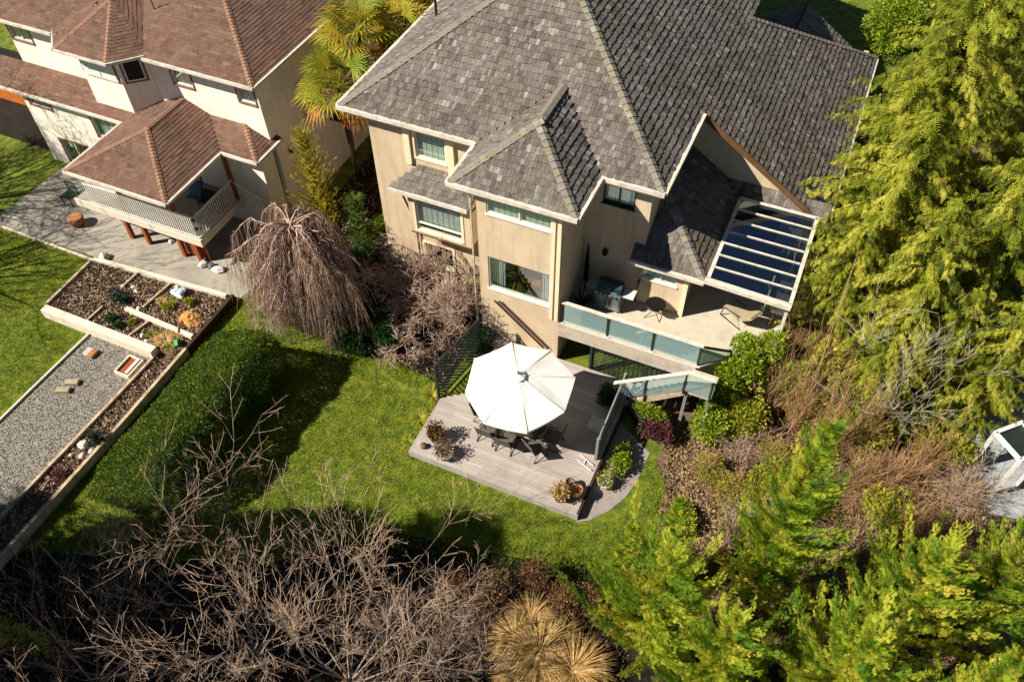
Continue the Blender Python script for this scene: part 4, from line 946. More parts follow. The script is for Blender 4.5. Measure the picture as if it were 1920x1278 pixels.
def bare_tree(label, base, h, r, stems, mat='twiggrey', name='bare_tree', cat='tree', maxd=3, L=3.2, up=.05, tr=.09, group=None, lean=(0, 0), spread=.75, tilt=(.3, .9), nchild=(3, 5), wander=.22, ratio=.62, rmin=.004):
    t = thing(name, label, cat, base, group); A = Seg(); Bt = Seg(); bp = np.array(base, float)
    hub = bp+np.array([lean[0], lean[1], h]); A.add(bp, bp*.5+hub*.5+[.05, .05, 0], tr*1.6, tr*1.4); A.add(bp*.5+hub*.5+[.05, .05, 0], hub, tr*1.4, tr*1.2)
    for i in range(stems):
        a = 2*math.pi*i/stems+RG.uniform(-.3, .3); ti = RG.uniform(*tilt)
        d = np.array([math.cos(a)*math.sin(ti), math.sin(a)*math.sin(ti), math.cos(ti)])
        grow(A, hub-[0, 0, RG.uniform(0, h*.3)], d, L*RG.uniform(.8, 1.15), tr*.55, 0, maxd, up=up, twig=Bt, spread=spread, nchild=nchild, wander=wander, ratio=ratio, rmin=rmin)
    A.build('trunk', MT['bark'], t, sides=6); Bt.build('crown', MT[mat], t)
    return t

def conifer(h, r, n, mat, seed, tmpl, name='conifer_tree', label='', cat='tree', sl=.4, droop=.35, up=.35, group=None, drape=0, base=.04, pw=.85, m=4, side=.95, sp=.11, nz=.25):
    """trunk, limbs and plumes of feathery sprays set along every limb"""
    t = thing(name, label, cat, (0, 0, 0), group); g = np.random.default_rng(seed)
    T_ = Seg(); zz = np.linspace(0, h*.97, 9); wob = np.cumsum(g.normal(0, .03, (9, 2)), 0)
    for i in range(8): T_.add((wob[i][0], wob[i][1], zz[i]), (wob[i+1][0], wob[i+1][1], zz[i+1]), .09*(1-i/9)*h/8+.015, .09*(1-(i+1)/9)*h/8+.015)
    P = []; D = []; TT = []; SC = []; LR = Seg()
    for i in range(n):
        f = base+(1-base)*(i+g.random())/n; z = h*f; L_ = max(.15, r*(1-f)**pw*g.uniform(.55, 1.2))
        a = i*2.39996+g.normal(0, .3); ct = g.uniform(-.05, .85)
        dirh = np.array([math.cos(a), math.sin(a), 0]); k = max(3, int(L_/sp)); prev = np.array([0, 0, z]); bend = g.normal(0, .25)
        for j in range(k):
            q = (j+1)/k; rise = up*L_*q*(1+.5*q)-droop*L_*q*q*1.1
            aa = a+bend*q; pt = np.array([math.cos(aa)*L_*q, math.sin(aa)*L_*q, z+rise])
            LR.add(prev, pt, .025*(1-q)+.008, .025*(1-q)+.004)
            dd = pt-prev; dd /= np.linalg.norm(dd); sd = np.array([-dd[1], dd[0], 0]); sd /= max(1e-6, np.linalg.norm(sd)); prev = pt
            if q < .06: continue
            for s in range(m):
                w = g.uniform(-1, 1)*side; d = dd*math.cos(w)+sd*math.sin(w)+np.array([0, 0, g.normal(.0, nz)-drape*g.uniform(.3, 1)])
                P.append(pt+g.normal(0, .05, 3)); D.append(d); SC.append(sl*g.uniform(.6, 1.2)*(1.15-.65*q)); TT.append(np.clip(ct+g.normal(.05, .16), 0, 1))
    for s in range(n*5):
        zz_ = h*g.uniform(.12, 1)**.7; aa = g.uniform(0, 6.28); P.append(np.array([0, 0, zz_])+g.normal(0, .06, 3)); D.append(np.array([math.cos(aa), math.sin(aa), .9 if drape == 0 else .1])); SC.append(sl*g.uniform(.6, 1.1)); TT.append(g.uniform(.1, .8))
    for s in range(24): P.append(np.array([wob[-1][0], wob[-1][1], h*(.9+.1*g.random())])); D.append(np.array([g.normal(0, .35), g.normal(0, .35), 1])); SC.append(sl*.6); TT.append(g.uniform(.4, .9))
    T_.build('trunk', MT['darkwood'], t, sides=7); LR.build('limbs', MT['darkwood'], t)
    scatter(tmpl[0], tmpl[1], np.array(P), np.array(D), g.normal(0, .5, len(P)), np.array(SC), np.array(TT), 'crown', MT[mat], t)
    return t
def leafmass(name, label, cat, c, rad, n, size, mat, seed=0, parent=None, shell=.55, lumps=9, up=.3, group=None, stems=True, kind=None, leaf=LEAF, flat=0, zmin=.05):
    """bush: leaves through the outer volume of several overlapping lumps"""
    g = np.random.default_rng(seed); c = np.array(c, float); rad = np.array(rad, float)
    root = thing(name, label, cat, (c[0], c[1], 0), group) if parent is None else parent
    L = g.normal(0, 1, (lumps, 3)); L /= np.linalg.norm(L, axis=1, keepdims=True); L = L*rad*.55*g.uniform(.4, 1, (lumps, 1)); lr = g.uniform(.35, .6, lumps)
    k = g.integers(0, lumps, n); d = g.normal(0, 1, (n, 3)); d /= np.linalg.norm(d, axis=1, keepdims=True)
    rr_ = (shell+(1-shell)*g.random(n)**.5)
    P = c+L[k]+d*rad*lr[k][:, None]*rr_[:, None]
    P[:, 2] = np.maximum(P[:, 2], zmin+.05*g.random(n))
    D = d+g.normal(0, .5, (n, 3))+[0, 0, up]
    tint = np.clip(.25+.35*g.random(n)+.35*g.random(lumps)[k], 0, 1)
    o = scatter(leaf[0], leaf[1], P, D, g.uniform(-1.5, 1.5, n), size*g.uniform(.6, 1.3, n), tint, 'foliage' if parent is None else name, MT[mat], root)
    if stems and parent is None:
        S_ = Seg(); b = np.array([c[0], c[1], 0])
        for i in range(12):
            e = c+L[i % lumps]*1.1+g.normal(0, .1, 3)*rad; m_ = b*.5+e*.5+g.normal(0, .08, 3); S_.add(b+g.normal(0, .06, 3)*[1, 1, 0], m_, .025, .015); S_.add(m_, e, .015, .006)
        S_.build('stems', MT['bark'], root)
    return root
def twigbush(label, c, r, h, n, mat, seed=0, name='bare_shrub', cat='shrub', droop=.0, th=.008, group=None, inward=False, fan=1.1, fork=2):
    g = np.random.default_rng(seed); S_ = Seg(); c = np.array(c, float); root = thing(name, label, cat, (c[0], c[1], 0), group)
    for i in range(n):
        a = g.uniform(0, 2*math.pi); ti = abs(g.normal(0, fan*.55)); L = g.uniform(.65, 1.1)
        d = np.array([math.cos(a)*math.sin(ti), math.sin(a)*math.sin(ti), math.cos(ti)*.9+.1]); p = c+np.array([g.normal(0, .12), g.normal(0, .12), 0])*r
        R_ = np.array([r, r, h])*L; k = 5; rad_ = th*g.uniform(.8, 1.6)
        for j in range(k):
            d2 = d+g.normal(0, .16, 3)-np.array([0, 0, droop*(j/k)]); q = p+d2*R_/k
            if q[2] < .02: q[2] = .02
            S_.add(p, q, rad_*(1-j/k*.7), rad_*(1-(j+1)/k*.7))
            if j >= 1:
                for _ in range(fork):
                    e = q+(d2+g.normal(0, .6, 3))*R_/k*g.uniform(.5, 1.3); S_.add(q, e, rad_*.55, rad_*.3)
            p = q; d = d2
    S_.build('stems', MT[mat], root); return root

# ---------------------------------------------------------------- lawns: grass blades
def inside(P, poly):
    x, y = P[:, 0], P[:, 1]; c = np.zeros(len(P), bool); n = len(poly)
    for i in range(n):
        x0, y0 = poly[i]; x1, y1 = poly[(i+1) % n]
        c ^= ((y0 > y) != (y1 > y)) & (x < (x1-x0)*(y-y0)/(y1-y0+1e-12)+x0)
    return c
def spread_pts(poly, n):
    a = np.array(poly); P = np.column_stack([RG.uniform(a[:, 0].min(), a[:, 0].max(), n), RG.uniform(a[:, 1].min(), a[:, 1].max(), n)])
    return P[inside(P, poly)]
def field(name, poly, n, size, mat, z=0, kind='stuff', up=.8, leaf=None, label=None, cat=None, tl=(0, 1)):
    P = spread_pts(poly, n); m = len(P); D = np.column_stack([RG.normal(0, .6, m), RG.normal(0, .6, m), np.full(m, up)])
    lf = leaf or ([(0, -.13, 0), (0, .13, 0), (1, 0, 0)], [(0, 1, 2)])
    o = scatter(lf[0], lf[1], np.column_stack([P, np.full(m, z)]), D, RG.uniform(-3, 3, m), size*RG.uniform(.5, 1.2, m), RG.uniform(*tl, m), name, MT[mat]); o['kind'] = kind
    return setp(o, label, cat)
LAWN = [(-14.6, 13.9), (-12.8, 15.3), (-10.6, 14.6), (-9.6, 14.6), (-9.55, 12.4), (-3.4, 12.3), (-2.4, 12.9), (-1.9, 14.4), (-1.3, 14.6), (-1.1, 12.6), (-.9, 11.0), (-3.5, 10.4), (-9, 9.2), (-12.5, 7.0), (-18.9, 4.5), (-18.95, 14.5)]
field('lawn_grass', LAWN, 150000, .085, 'lawnblade', label='bright green lawn with mossy yellow patches between hedge and terrace', cat='lawn')
field('lawn_grass', [(-31, 15.3), (-25.4, 15.3), (-25.3, 12.3), (-23.3, 12.2), (-23.4, 6), (-33, 6)], 42000, .1, 'lawnblade', label='neighbouring lawn left of the gravel path', cat='lawn')
# gravel stones, bark chips, litter
STONE = ([(1, 0, 0), (0, 1, 0), (-1, 0, 0), (0, -1, 0), (0, 0, .7)], [(0, 1, 4), (1, 2, 4), (2, 3, 4), (3, 0, 4)])
field('gravel_stones', [(-23.0, 12.3), (-20.1, 12.3), (-20.25, 3.5), (-23.15, 3.5)], 23000, .026, 'stone', .012, up=5, leaf=STONE, label='loose grey stones of the gravel path', cat='gravel')
CH = ([(0, -.2, 0), (1, -.25, .1), (1, .2, 0), (0, .25, .1)], [(0, 1, 2, 3)])
field('bark_chips', [(-20.0, 12.9), (-19.08, 12.9), (-19.1, 3), (-20.15, 3)], 9000, .11, 'chip', .03, up=.3, leaf=CH, label='bark chips and dry leaves in the planting strip', cat='mulch')
field('bark_chips', [(-25.2, 12.65), (-19.15, 12.65), (-19.15, 15.6), (-25.2, 15.2)], 14000, .1, 'chip', .28, up=.3, leaf=CH, label='bark chips and debris filling the raised bed', cat='mulch')
field('leaf_litter', [(-1.1, 12.0), (-1.3, 14.6), (-1.9, 16.2), (-.6, 19), (8, 19), (9, 12), (4, 10.5), (-.8, 10.5)], 48000, .11, 'litter', .03, up=.3, leaf=CH, label='dry brown litter on the shrub bed right of the lawn', cat='leaf litter')
field('leaf_litter', [(-17.9, 17.4), (-14.0, 15.7), (-9.8, 15.5), (-9.8, 20), (-14.6, 20.2), (-14.6, 26), (-18.9, 26)], 9000, .1, 'litter', .03, up=.3, leaf=CH, label='dark debris in the side yard between the houses', cat='leaf litter')

# ---------------------------------------------------------------- hedge
hd = thing('hedge', 'long clipped box hedge beside the narrow grass strip', 'hedge', (-15.8, 10.2, 0))
def hedge_pts(n):
    # cross-section: low clipped flank on the grass side, highest at the lawn side
    y = RG.uniform(6.7, 13.9, n); f = RG.random(n); u = RG.random(n); end = np.clip((y-6.7)/1.0, .3, 1)**.5*np.clip((13.95-y)/.3, .4, 1)**.5
    crest = (2.5+.12*np.sin(y*1.7)+.07*np.sin(y*6))*end
    xs = np.where(f < .72, -18.0+2.85*u, -15.1+.1*np.sin(y*2.1)+.06*np.sin(y*5.3))
    prof = .35+.65*np.clip((xs+18.0)/2.85, 0, 1)**.75-.1*np.clip((xs+15.6)/.5, 0, 1)**2
    z = np.where(f < .72, crest*prof, u*crest*.86)
    P = np.column_stack([xs, y, z])+RG.normal(0, .03, (n, 3)); P[:, 2] += .05*np.sin(P[:, 0]*7)*np.sin(P[:, 1]*6)
    N_ = np.column_stack([np.where(f < .72, -.45, 1), np.zeros(n), np.where(f < .72, 1, .1)])
    return P, N_
P, N_ = hedge_pts(80000)
scatter(LEAF[0], LEAF[1], P, N_+RG.normal(0, .7, P.shape), RG.uniform(-2, 2, len(P)), RG.uniform(.045, .095, len(P)), np.clip(RG.normal(.5, .25, len(P)), 0, 1), 'foliage', MT['hedge'], hd)
m = MB(); m.add([(-17.7, 7.8, .02), (-15.5, 7.8, .02), (-15.5, 7.8, 1.4), (-17.7, 7.8, .35), (-17.7, 13.3, .02), (-15.5, 13.3, .02), (-15.5, 13.3, 1.4), (-17.7, 13.3, .35)], [(0,1,2,3),(7,6,5,4),(1,5,6,2),(0,3,7,4),(3,2,6,7)]); m.build('inner_growth', MT['shrub'], hd)

# ---------------------------------------------------------------- weeping tree
wt = thing('weeping_tree', 'bare weeping tree with russet hanging twigs between the two houses', 'tree', (-15.3, 16.6, 0))
A = Seg(); W = Seg(); hb = np.array([-15.75, 16.35, 0.]); A.add(hb, hb+[.1, .1, 2.2], .14, .12); A.add(hb+[.1, .1, 2.2], hb+[-.1, .3, 4.6], .12, .08)
for i in range(120):
    a = RG.uniform(0, 2*math.pi); z0 = RG.uniform(2.3, 4.7); R_ = RG.uniform(.7, 2.3)*(1.25 if math.sin(a) < 0 else .9); k = 8; rr0 = .03
    pk = RG.uniform(.3, .8); pts = []; fall = RG.uniform(1.6, 3.4)
    for j in range(k+1):
        f = j/k; z = z0+pk*math.sin(min(f*2.2, 1.57))-fall*max(0, f-.4)**1.6
        aa = a+RG.normal(0, .06); pts.append(hb+np.array([math.cos(aa)*R_*f, math.sin(aa)*R_*f+.2, max(.15, z)]))
    for j in range(k):
        (A if j < 4 else W).add(pts[j], pts[j+1], rr0*(1-j/k)+.008, rr0*(1-(j+1)/k)+.006)
        for _ in range(8 if j > 1 else 3):
            s = pts[j]+(pts[j+1]-pts[j])*RG.random()
            d = np.array([math.cos(a), math.sin(a), 0])*RG.uniform(.0, .25)+RG.normal(0, .12, 3)*[1, 1, 0]; q = s; Lh = RG.uniform(.9, 3.4); kk = 5
            for m_ in range(kk):
                e_ = q+np.array([d[0]*(1-m_/kk*.6), d[1]*(1-m_/kk*.6), -.2-.8*min(1, m_/2)])*Lh/kk+RG.normal(0, .02, 3)
                if e_[2] < .06: break
                W.add(q, e_, .009*(1-m_/kk*.5), .009*(1-(m_+1)/kk*.5)); q = e_
A.build('trunk', MT['twigpink'], wt, sides=5); W.build('crown', MT['twigbrown'], wt)

# ---------------------------------------------------------------- round bare shrub against the facade
rb_ = thing('bare_shrub', 'rounded bare pinkish grey shrub in front of the tan box bay', 'shrub', (-11.8, 17.9, 0))
A = Seg(); W = Seg(); b0 = np.array([-11.6, 17.9, 0.])
for i in range(9):
    a = 6.28*i/9+RG.normal(0, .2); d = np.array([math.cos(a)*.55, math.sin(a)*.55, .8]); grow(A, b0+RG.normal(0, .08, 3)*[1,1,0], d/np.linalg.norm(d), 1.9, .05, 0, 3, up=.02, twig=W, nchild=(3, 5), spread=.9, ratio=.6, rmin=.009, wander=.35)
A.build('trunk', MT['twigpink'], rb_, sides=5); W.build('crown', MT['twigpink'], rb_)

# ---------------------------------------------------------------- big bare trees at the bottom left
FINE = .3
BT = dict(up=.05, nchild=(1, 3), spread=.75, maxd=3, wander=.08, ratio=.6, rmin=.0045)
bare_tree('large bare tree spreading pale twigs over the dark lower left corner', (-9.7, 4.5, 0), 1.9, .1, 13, 'twiggrey', L=3.6, tr=.058, tilt=(.3, 1.3), **BT)
bare_tree('dense bare tree right of the large one at the bottom of the photo', (-7.0, 4.9, 0), 1.8, .1, 12, 'twiggrey', L=3.2, tr=.052, tilt=(.2, 1.25), **BT)
bare_tree('bare tree in the darkest lower left corner', (-13.2, 2.2, 0), 1.4, .1, 8, 'twiggrey', L=3.0, tr=.06, tilt=(.4, 1.2), **BT)
bare_tree('low bare tree between the lawn shade and the tan grass mound', (-5.4, 6.6, 0), .5, .1, 7, 'twigpink', L=2.0, tr=.05, tilt=(.3, 1.3), **BT)
FINE = 0
bare_tree('thin bare tree with pale bark in front of the drooping conifers', (4.9, 19.0, 0), 1.6, .1, 5, 'birchbark', L=2.6, up=.1, tr=.05, tilt=(.3, .8), nchild=(1, 3), lean=(-.3, .4))

# ---------------------------------------------------------------- conifers
CG = 'upright yellow green conifers at the lower right'
cA = conifer(9.2, 2.1, 95, 'cypress', 21, SP_CYP, label='tallest narrow yellow green conifer of the lower right group', sl=.24, droop=.0, up=1.0, group=CG, m=13, side=.55, nz=.3, sp=.09)
place(cA, (1.97, 11.9, 0))
cB = conifer(6.8, 2.7, 66, 'cypress', 22, SP_CYP, label='broad conifer at the bottom edge right of the tan grass mound', sl=.25, droop=.0, up=.85, group=CG, m=13, side=.55, nz=.3, sp=.09)
place(cB, (-.3, 9.1, 0))
def cyp(src, x, y, s, rz, label, sz=1): return copy_tree(src, (x, y, 0), rz, label=label, scale=(s, s, s*sz))
cyp(cB, 5.2, 11.6, 1.0, 1.1, 'yellow green conifer right of the tallest one')
cyp(cA, 7.0, 12.6, .85, 2.2, 'narrow conifer nearest the pale paved corner')
cyp(cB, 3.9, 8.7, 1.1, 2.9, 'broad conifer on the bottom edge in the right half')
cyp(cB, 1.4, 8.3, .95, 4.1, 'low conifer on the bottom edge below the tallest one')
cyp(cA, 6.3, 9.0, .85, 5.0, 'slim conifer at the bottom right corner')
cyp(cB, 9.0, 12.4, .95, .4, 'conifer on the right edge of the photo near the bottom')
cyp(cA, -1.5, 10.4, .52, 3.3, 'small young conifer closest to the lawn end')
cyp(cA, -.55, 11.2, .58, 4.6, 'second young conifer near the lawn end')
KG = 'drooping conifers right of the tan house'
kA = conifer(13.0, 3.9, 125, 'cedar', 31, SP_CEDAR, label='tall drooping conifer overhanging the far right eave', sl=.36, droop=.55, up=.3, group=KG, drape=.8, pw=.5, m=6, sp=.13, side=1.1)
place(kA, (2.9, 27.0, 0))
kB = conifer(10.0, 3.3, 110, 'cedar', 32, SP_CEDAR, label='drooping conifer beside the patio cover', sl=.36, droop=.55, up=.3, group=KG, drape=.8, pw=.48, m=6, sp=.13, side=1.1)
place(kB, (2.5, 22.9, 0))
cyp(kA, 4.4, 31.5, 1.05, 1.3, 'farthest drooping conifer at the upper right')
cyp(kA, 8.0, 28.5, 1.0, 2.3, 'drooping conifer on the right edge in the upper part')
cyp(kB, 5.8, 23.6, 1.0, 3.4, 'drooping conifer above the thin pale tree')
cyp(kB, 9.6, 25.5, .95, 4.4, 'drooping conifer between the pale paving and the right edge')
cyp(kB, 7.6, 34.5, 1.1, 5.2, 'drooping conifer in the top right corner')
cyp(kB, 1.9, 25.2, .95, 1.9, 'drooping conifer brushing the right eave of the tan house')
cyp(kA, 2.9, 31.5, .8, 3.9, 'drooping conifer behind the one that overhangs the far eave')
cyp(kB, 3.9, 20.3, .62, .9, 'small drooping conifer at the foot of the tall ones')
# golden conifer between the houses and the dark one behind it
cy_ = conifer(5.4, 1.15, 100, 'yconif', 41, SP_CYP, label='golden green conifer between the two houses', sl=.22, droop=.0, up=.9, pw=.5, m=5)
place(cy_, (-17.5, 20.2, 0))
cz_ = conifer(3.0, .9, 60, 'hedge', 42, SP_CYP, label='dark green conifer behind the weeping tree', sl=.28, droop=.0, up=.8, pw=.5)
place(cz_, (-15.6, 20.0, 0))
# trees out of the frame on the left whose shade reaches the lower left corner
sA = conifer(12, 3.0, 115, 'cedar', 51, SP_CEDAR, label='dark conifer outside the lower left corner casting shade', sl=.8, droop=.4, up=.3, drape=.3, pw=.5, m=4, sp=.22)
place(sA, (-24.3, -.8, 0))
SH = [(-20.3, 1.2, 1.0), (-28.6, -1.6, .95), (-17.4, -1.0, 1.0), (-14.2, -3.6, 1.0), (-11.0, -6.0, 1.05), (-21.5, -3.2, 1.1), (-17.5, -5.8, 1.1), (-7.6, -7.6, 1.0)]
for i, (x, y, s) in enumerate(SH):
    cyp(sA, x, y, s, i*1.3, ['second', 'third', 'fourth', 'fifth', 'sixth', 'seventh', 'eighth', 'ninth'][i]+' dark conifer of the row outside the lower left corner')
cyp(sA, -22.6, -1.4, 1.25, .7, 'very tall conifer outside the lower left corner, behind the row')
cyp(sA, -19.3, .1, 1.3, 2.7, 'tallest conifer outside the lower left corner')
bare_tree('bare tree outside the left edge casting streaked shade on the lawn', (-33.5, 9.8, 0), 3.4, .1, 12, 'twiggrey', L=4.2, up=.02, tr=.16, tilt=(.2, 1.1), nchild=(2, 4), rmin=.01, maxd=2)
bare_tree('second bare tree outside the left edge near the patio', (-36.5, 13.5, 0), 3.4, .1, 11, 'twiggrey', L=4.0, up=.02, tr=.16, tilt=(.2, 1.1), nchild=(2, 4), rmin=.01)

# ---------------------------------------------------------------- palms
pg = 'fan palms between the houses'
def palm(label, c, h, n, mat='palmleaf', s=1.0, seed=3):
    t = thing('palm_tree', label, 'palm', (c[0], c[1], 0), pg); g = np.random.default_rng(seed)
    MB().tube([(c[0], c[1], 0), (c[0]+.1, c[1], h*.6), (c[0], c[1], h)], [.13, .12, .14], 8).build('trunk', MT['darkwood'], t)
    V = []; F = []; Tn = []; V2 = []; F2 = []; T2 = []
    for i in range(n):
        a = i*2.4+g.normal(0, .2); el = g.uniform(-.6, 1.2); dead = el < -.3
        v, f, tn = (V2, F2, T2) if dead else (V, F, Tn)
        d = np.array([math.cos(a)*math.cos(el), math.sin(a)*math.cos(el), math.sin(el)]); st = np.array([c[0], c[1], h]); e = st+d*.7*s
        sd = np.array([-math.sin(a), math.cos(a), 0]); up_ = np.cross(d, sd)
        b = len(v); v += [st-sd*.015, st+sd*.015, e+sd*.012, e-sd*.012]; f.append((b, b+1, b+2, b+3)); tn += [.3]*4
        t0 = g.random()
        for k in range(18):
            w = (k/17-.5)*2*1.9; L = (.62+.18*math.cos(w))*s*g.uniform(.85, 1.1); dd = d*math.cos(w)+sd*math.sin(w)
            m_ = e+dd*L*.6+np.array([0, 0, .02]); q = e+dd*L+np.array([0, 0, -.16*s*(1.6 if dead else 1)]); sw = np.cross(dd, up_); sw /= max(1e-6, np.linalg.norm(sw)); sw = sw*.028*s
            b = len(v); v += [e, m_-sw, q, m_+sw]; f.append((b, b+1, b+2, b+3)); tn += [min(1, max(0, t0+g.normal(0, .15)))]*4
    npmesh('crown', V, F, MT[mat], t, Tn)
    if V2: npmesh('dead_fronds', V2, F2, MT['palmdead'], t, T2)
    return t
palm('fan palm nearest the camera with browned fronds by the main eave', (-17.1, 22.3, 0), 6.1, 44, seed=4, s=1.25)
palm('green fan palm behind the browned one by the brown roof', (-17.5, 24.6, 0), 6.9, 44, seed=5, s=1.3)
palm('fan palm close to the shake roof edge', (-16.2, 25.6, 0), 6.6, 40, seed=6, s=1.1)
palm('fan palm cut by the top edge of the photo', (-17.3, 27.6, 0), 7.0, 40, seed=8, s=1.2)
palm('small fan palm at the top edge next to the vent pipe', (-16.2, 28.6, 0), 6.8, 34, seed=9, s=1.1)

# ---------------------------------------------------------------- shrubs
leafmass('ivy_bush', 'mound of bright ivy climbing at the right end of the raised deck', 'ivy', (-.15, 18.9, 1.5), (.9, 1.5, 1.7), 9000, .13, 'ivy', 1)
leafmass('ivy_bush', 'lower ivy growth in front of the stair landing', 'ivy', (-.6, 17.4, .7), (.9, 1.0, .9), 5000, .12, 'ivy', 2)
twigbush('orange brown stems of a bare bush right of the ivy', (1.1, 19.0, 0), 1.7, 3.0, 130, 'twigorange', 3, droop=.3)
twigbush('orange brown bare bush under the patio cover edge', (.85, 21.3, 0), 1.2, 3.6, 90, 'twigorange', 4, droop=.2)
twigbush('tangled bare bush at the foot of the thin pale tree', (5.1, 17.6, 0), 1.7, 1.8, 130, 'twigorange', 5, droop=.4)
twigbush('dark tangled bare bush between ivy and mulch', (.6, 16.9, 0), 1.5, 1.1, 110, 'twigpink', 6, droop=.3)
twigbush('bare grey bush behind the tallest yellow conifer', (3.1, 16.4, 0), 1.5, 1.6, 100, 'twigpink', 7, droop=.3)
twigbush('thin bare shrub on the mulch near the lawn end', (1.2, 14.2, 0), 1.1, 1.0, 60, 'twigpink', 8, droop=.3)
twigbush('tangled grey shrub beside the pale paving', (7.2, 17.9, 0), 1.6, 1.8, 110, 'twiggrey', 9, droop=.3)
leafmass('shrub', 'yellow green shrub behind the brown tangle', 'shrub', (2.4, 18.9, .9), (1.0, .9, 1.0), 4500, .12, 'olive', 10)
leafmass('shrub', 'olive green shrub on the mulch below the ivy', 'shrub', (1.7, 15.8, .6), (.9, .8, .7), 3500, .11, 'olive', 11)
leafmass('shrub', 'leafy shrub under the thin pale tree', 'shrub', (3.6, 19.9, 1.2), (1.2, 1.1, 1.3), 5000, .12, 'cedar', 12)
leafmass('shrub', 'brown leaved shrub in the mulch by the tallest conifer', 'shrub', (1.0, 12.3, .4), (1.0, .9, .5), 3500, .09, 'dryleaf', 13)
leafmass('shrub', 'small yellow shrub at the end of the lawn', 'shrub', (-.5, 13.6, .3), (.6, .7, .35), 1800, .09, 'olive', 14)
leafmass('shrub', 'plum coloured shrub right of the dark lattice fan', 'shrub', (-2.2, 16.3, .5), (.75, .6, .55), 3000, .09, 'purple', 15)
leafmass('shrub', 'bright green low shrub in front of the terrace stair', 'shrub', (-2.6, 16.75, .7), (.8, .35, .3), 2200, .1, 'ivy', 16)
leafmass('shrub', 'dark round shrub in parasol shadow at the back terrace corner', 'shrub', (-4.15, 16.9, .75), (.42, .5, .5), 2200, .08, 'shrub', 17)
leafmass('shrub', 'small mixed plants right of the terrace edge', 'shrub', (-3.0, 14.9, .3), (.45, .8, .35), 1500, .1, 'ivy', 18)
leafmass('shrub', 'deep green shrub between weeping tree and round bare shrub', 'shrub', (-12.6, 16.4, .6), (.9, .8, .8), 6000, .1, 'shrub', 19)
leafmass('shrub', 'green climber against the facade behind the round bare shrub', 'shrub', (-10.2, 18.9, 1.1), (.55, .5, 1.0), 3500, .1, 'ivy', 20)
leafmass('shrub', 'small leafy shrub at the left foot of the facade', 'shrub', (-15.2, 21.0, .9), (.5, .7, .6), 2000, .1, 'ivy', 21)
leafmass('shrub', 'tan and green foliage between the neighbouring wall and golden conifer', 'shrub', (-18.5, 20.2, .6), (.6, .7, .5), 2200, .11, 'olive', 22)
leafmass('shrub', 'dark planting left of the parasol', 'shrub', (-9.4, 17.4, .5), (.5, .8, .5), 2500, .1, 'shrub', 23)
blades((-9.85, 13.9, .02), 260, .55, .035, mat='olive', root=setp(thing('ornamental_grass', 'yellow green grassy border along the left terrace edge', 'grass', (-9.85, 13.9, 0))), name='leaves')
og = thing('ornamental_grass', 'yellow green grass tuft at the foot of the dark lattice', 'grass', (-9.9, 14.9, 0)); blades((-9.9, 14.9, .02), 240, .65, .035, mat='olive', root=og)
og = thing('ornamental_grass', 'low yellow grass tuft at the front left terrace corner', 'grass', (-9.75, 12.9, 0)); blades((-9.75, 12.9, .02), 160, .4, .03, mat='olive', root=og)
# reddish leafy shrubs by the lawn end and tan grass mound
for i, (x, y, r_, h_, l) in enumerate(((-3.9, 9.9, .7, 1.5, 'bronze leaved shrub left of the small young conifer'), (-2.9, 9.6, .6, 1.7, 'upright bronze leaved shrub in front of the terrace corner'), (-4.9, 9.1, .8, 1.2, 'bronze leaved shrub among the bare twigs'), (-2.3, 9.9, .5, 1.2, 'bronze leaved shrub touching the young conifer'), (-6.0, 8.8, .8, 1.0, 'low bronze shrub below the lawn shade'))):
    leafmass('bronze_shrub', l, 'shrub', (x, y, h_*.5), (r_, r_, h_*.62), 1100, .09, 'redshrub', 60+i, group='bronze leaved shrubs below the lawn', shell=.2)
mg = thing('grass_mound', 'large mound of dry tan ornamental grass at the bottom edge', 'grass', (-2.6, 8.0, 0))
for k_ in range(14):
    x_, y_ = -2.55+rnd.gauss(0, .5), 8.15+rnd.gauss(0, .5)
    blades((x_, y_, rnd.uniform(.1, .5)), 420, rnd.uniform(1.0, 1.5), .03, mat='drygrass', root=mg, up=rnd.uniform(.5, 1.1), droop=rnd.uniform(.35, .75), seg=4)
mg = thing('grass_mound', 'smaller dry tan grass clump left of the big mound', 'grass', (-3.4, 7.2, 0)); blades((-3.3, 7.1, .1), 900, 1.0, .03, mat='drygrass', root=mg, up=.9, droop=.6)
# undergrowth
field('undergrowth', [(-18.5, 4.0), (-14, 5.6), (-11.5, 6.8), (-9, 9.0), (-4, 10.2), (-1, 10.6), (0, 6), (-18, -2)], 26000, .1, 'dryleaf', .03, up=.5, leaf=CH, label='dry undergrowth below the bare trees', cat='undergrowth')
twigbush('brushy undergrowth right below the bare trees', (-4.9, 7.7, 0), 1.4, 1.1, 70, 'twigbrown', 70, fan=1.3)
twigbush('brushy undergrowth in the middle of the bottom edge', (-7.0, 7.2, 0), 1.5, 1.0, 60, 'twigbrown', 71, fan=1.3)
# top right greenery beyond the roof
leafmass('shrub', 'bright leafy bush at the top right beyond the roof', 'shrub', (1.4, 44, 1.6), (2.0, 2.4, 1.8), 7000, .2, 'ivy', 80)
leafmass('shrub', 'second bright bush in the top right corner area', 'shrub', (4.6, 45, 1.8), (2.2, 2.4, 2.0), 7000, .2, 'ivy', 81)
leafmass('shrub', 'red leaved shrub by the far roof corner', 'shrub', (1.9, 36.6, 1.6), (.5, .8, .8), 1500, .13, 'redflower', 82)
leafmass('shrub', 'red leaved shrub at the top right among bright bushes', 'shrub', (3.4, 40.5, 1.5), (.8, .6, .8), 1200, .15, 'redflower', 83)
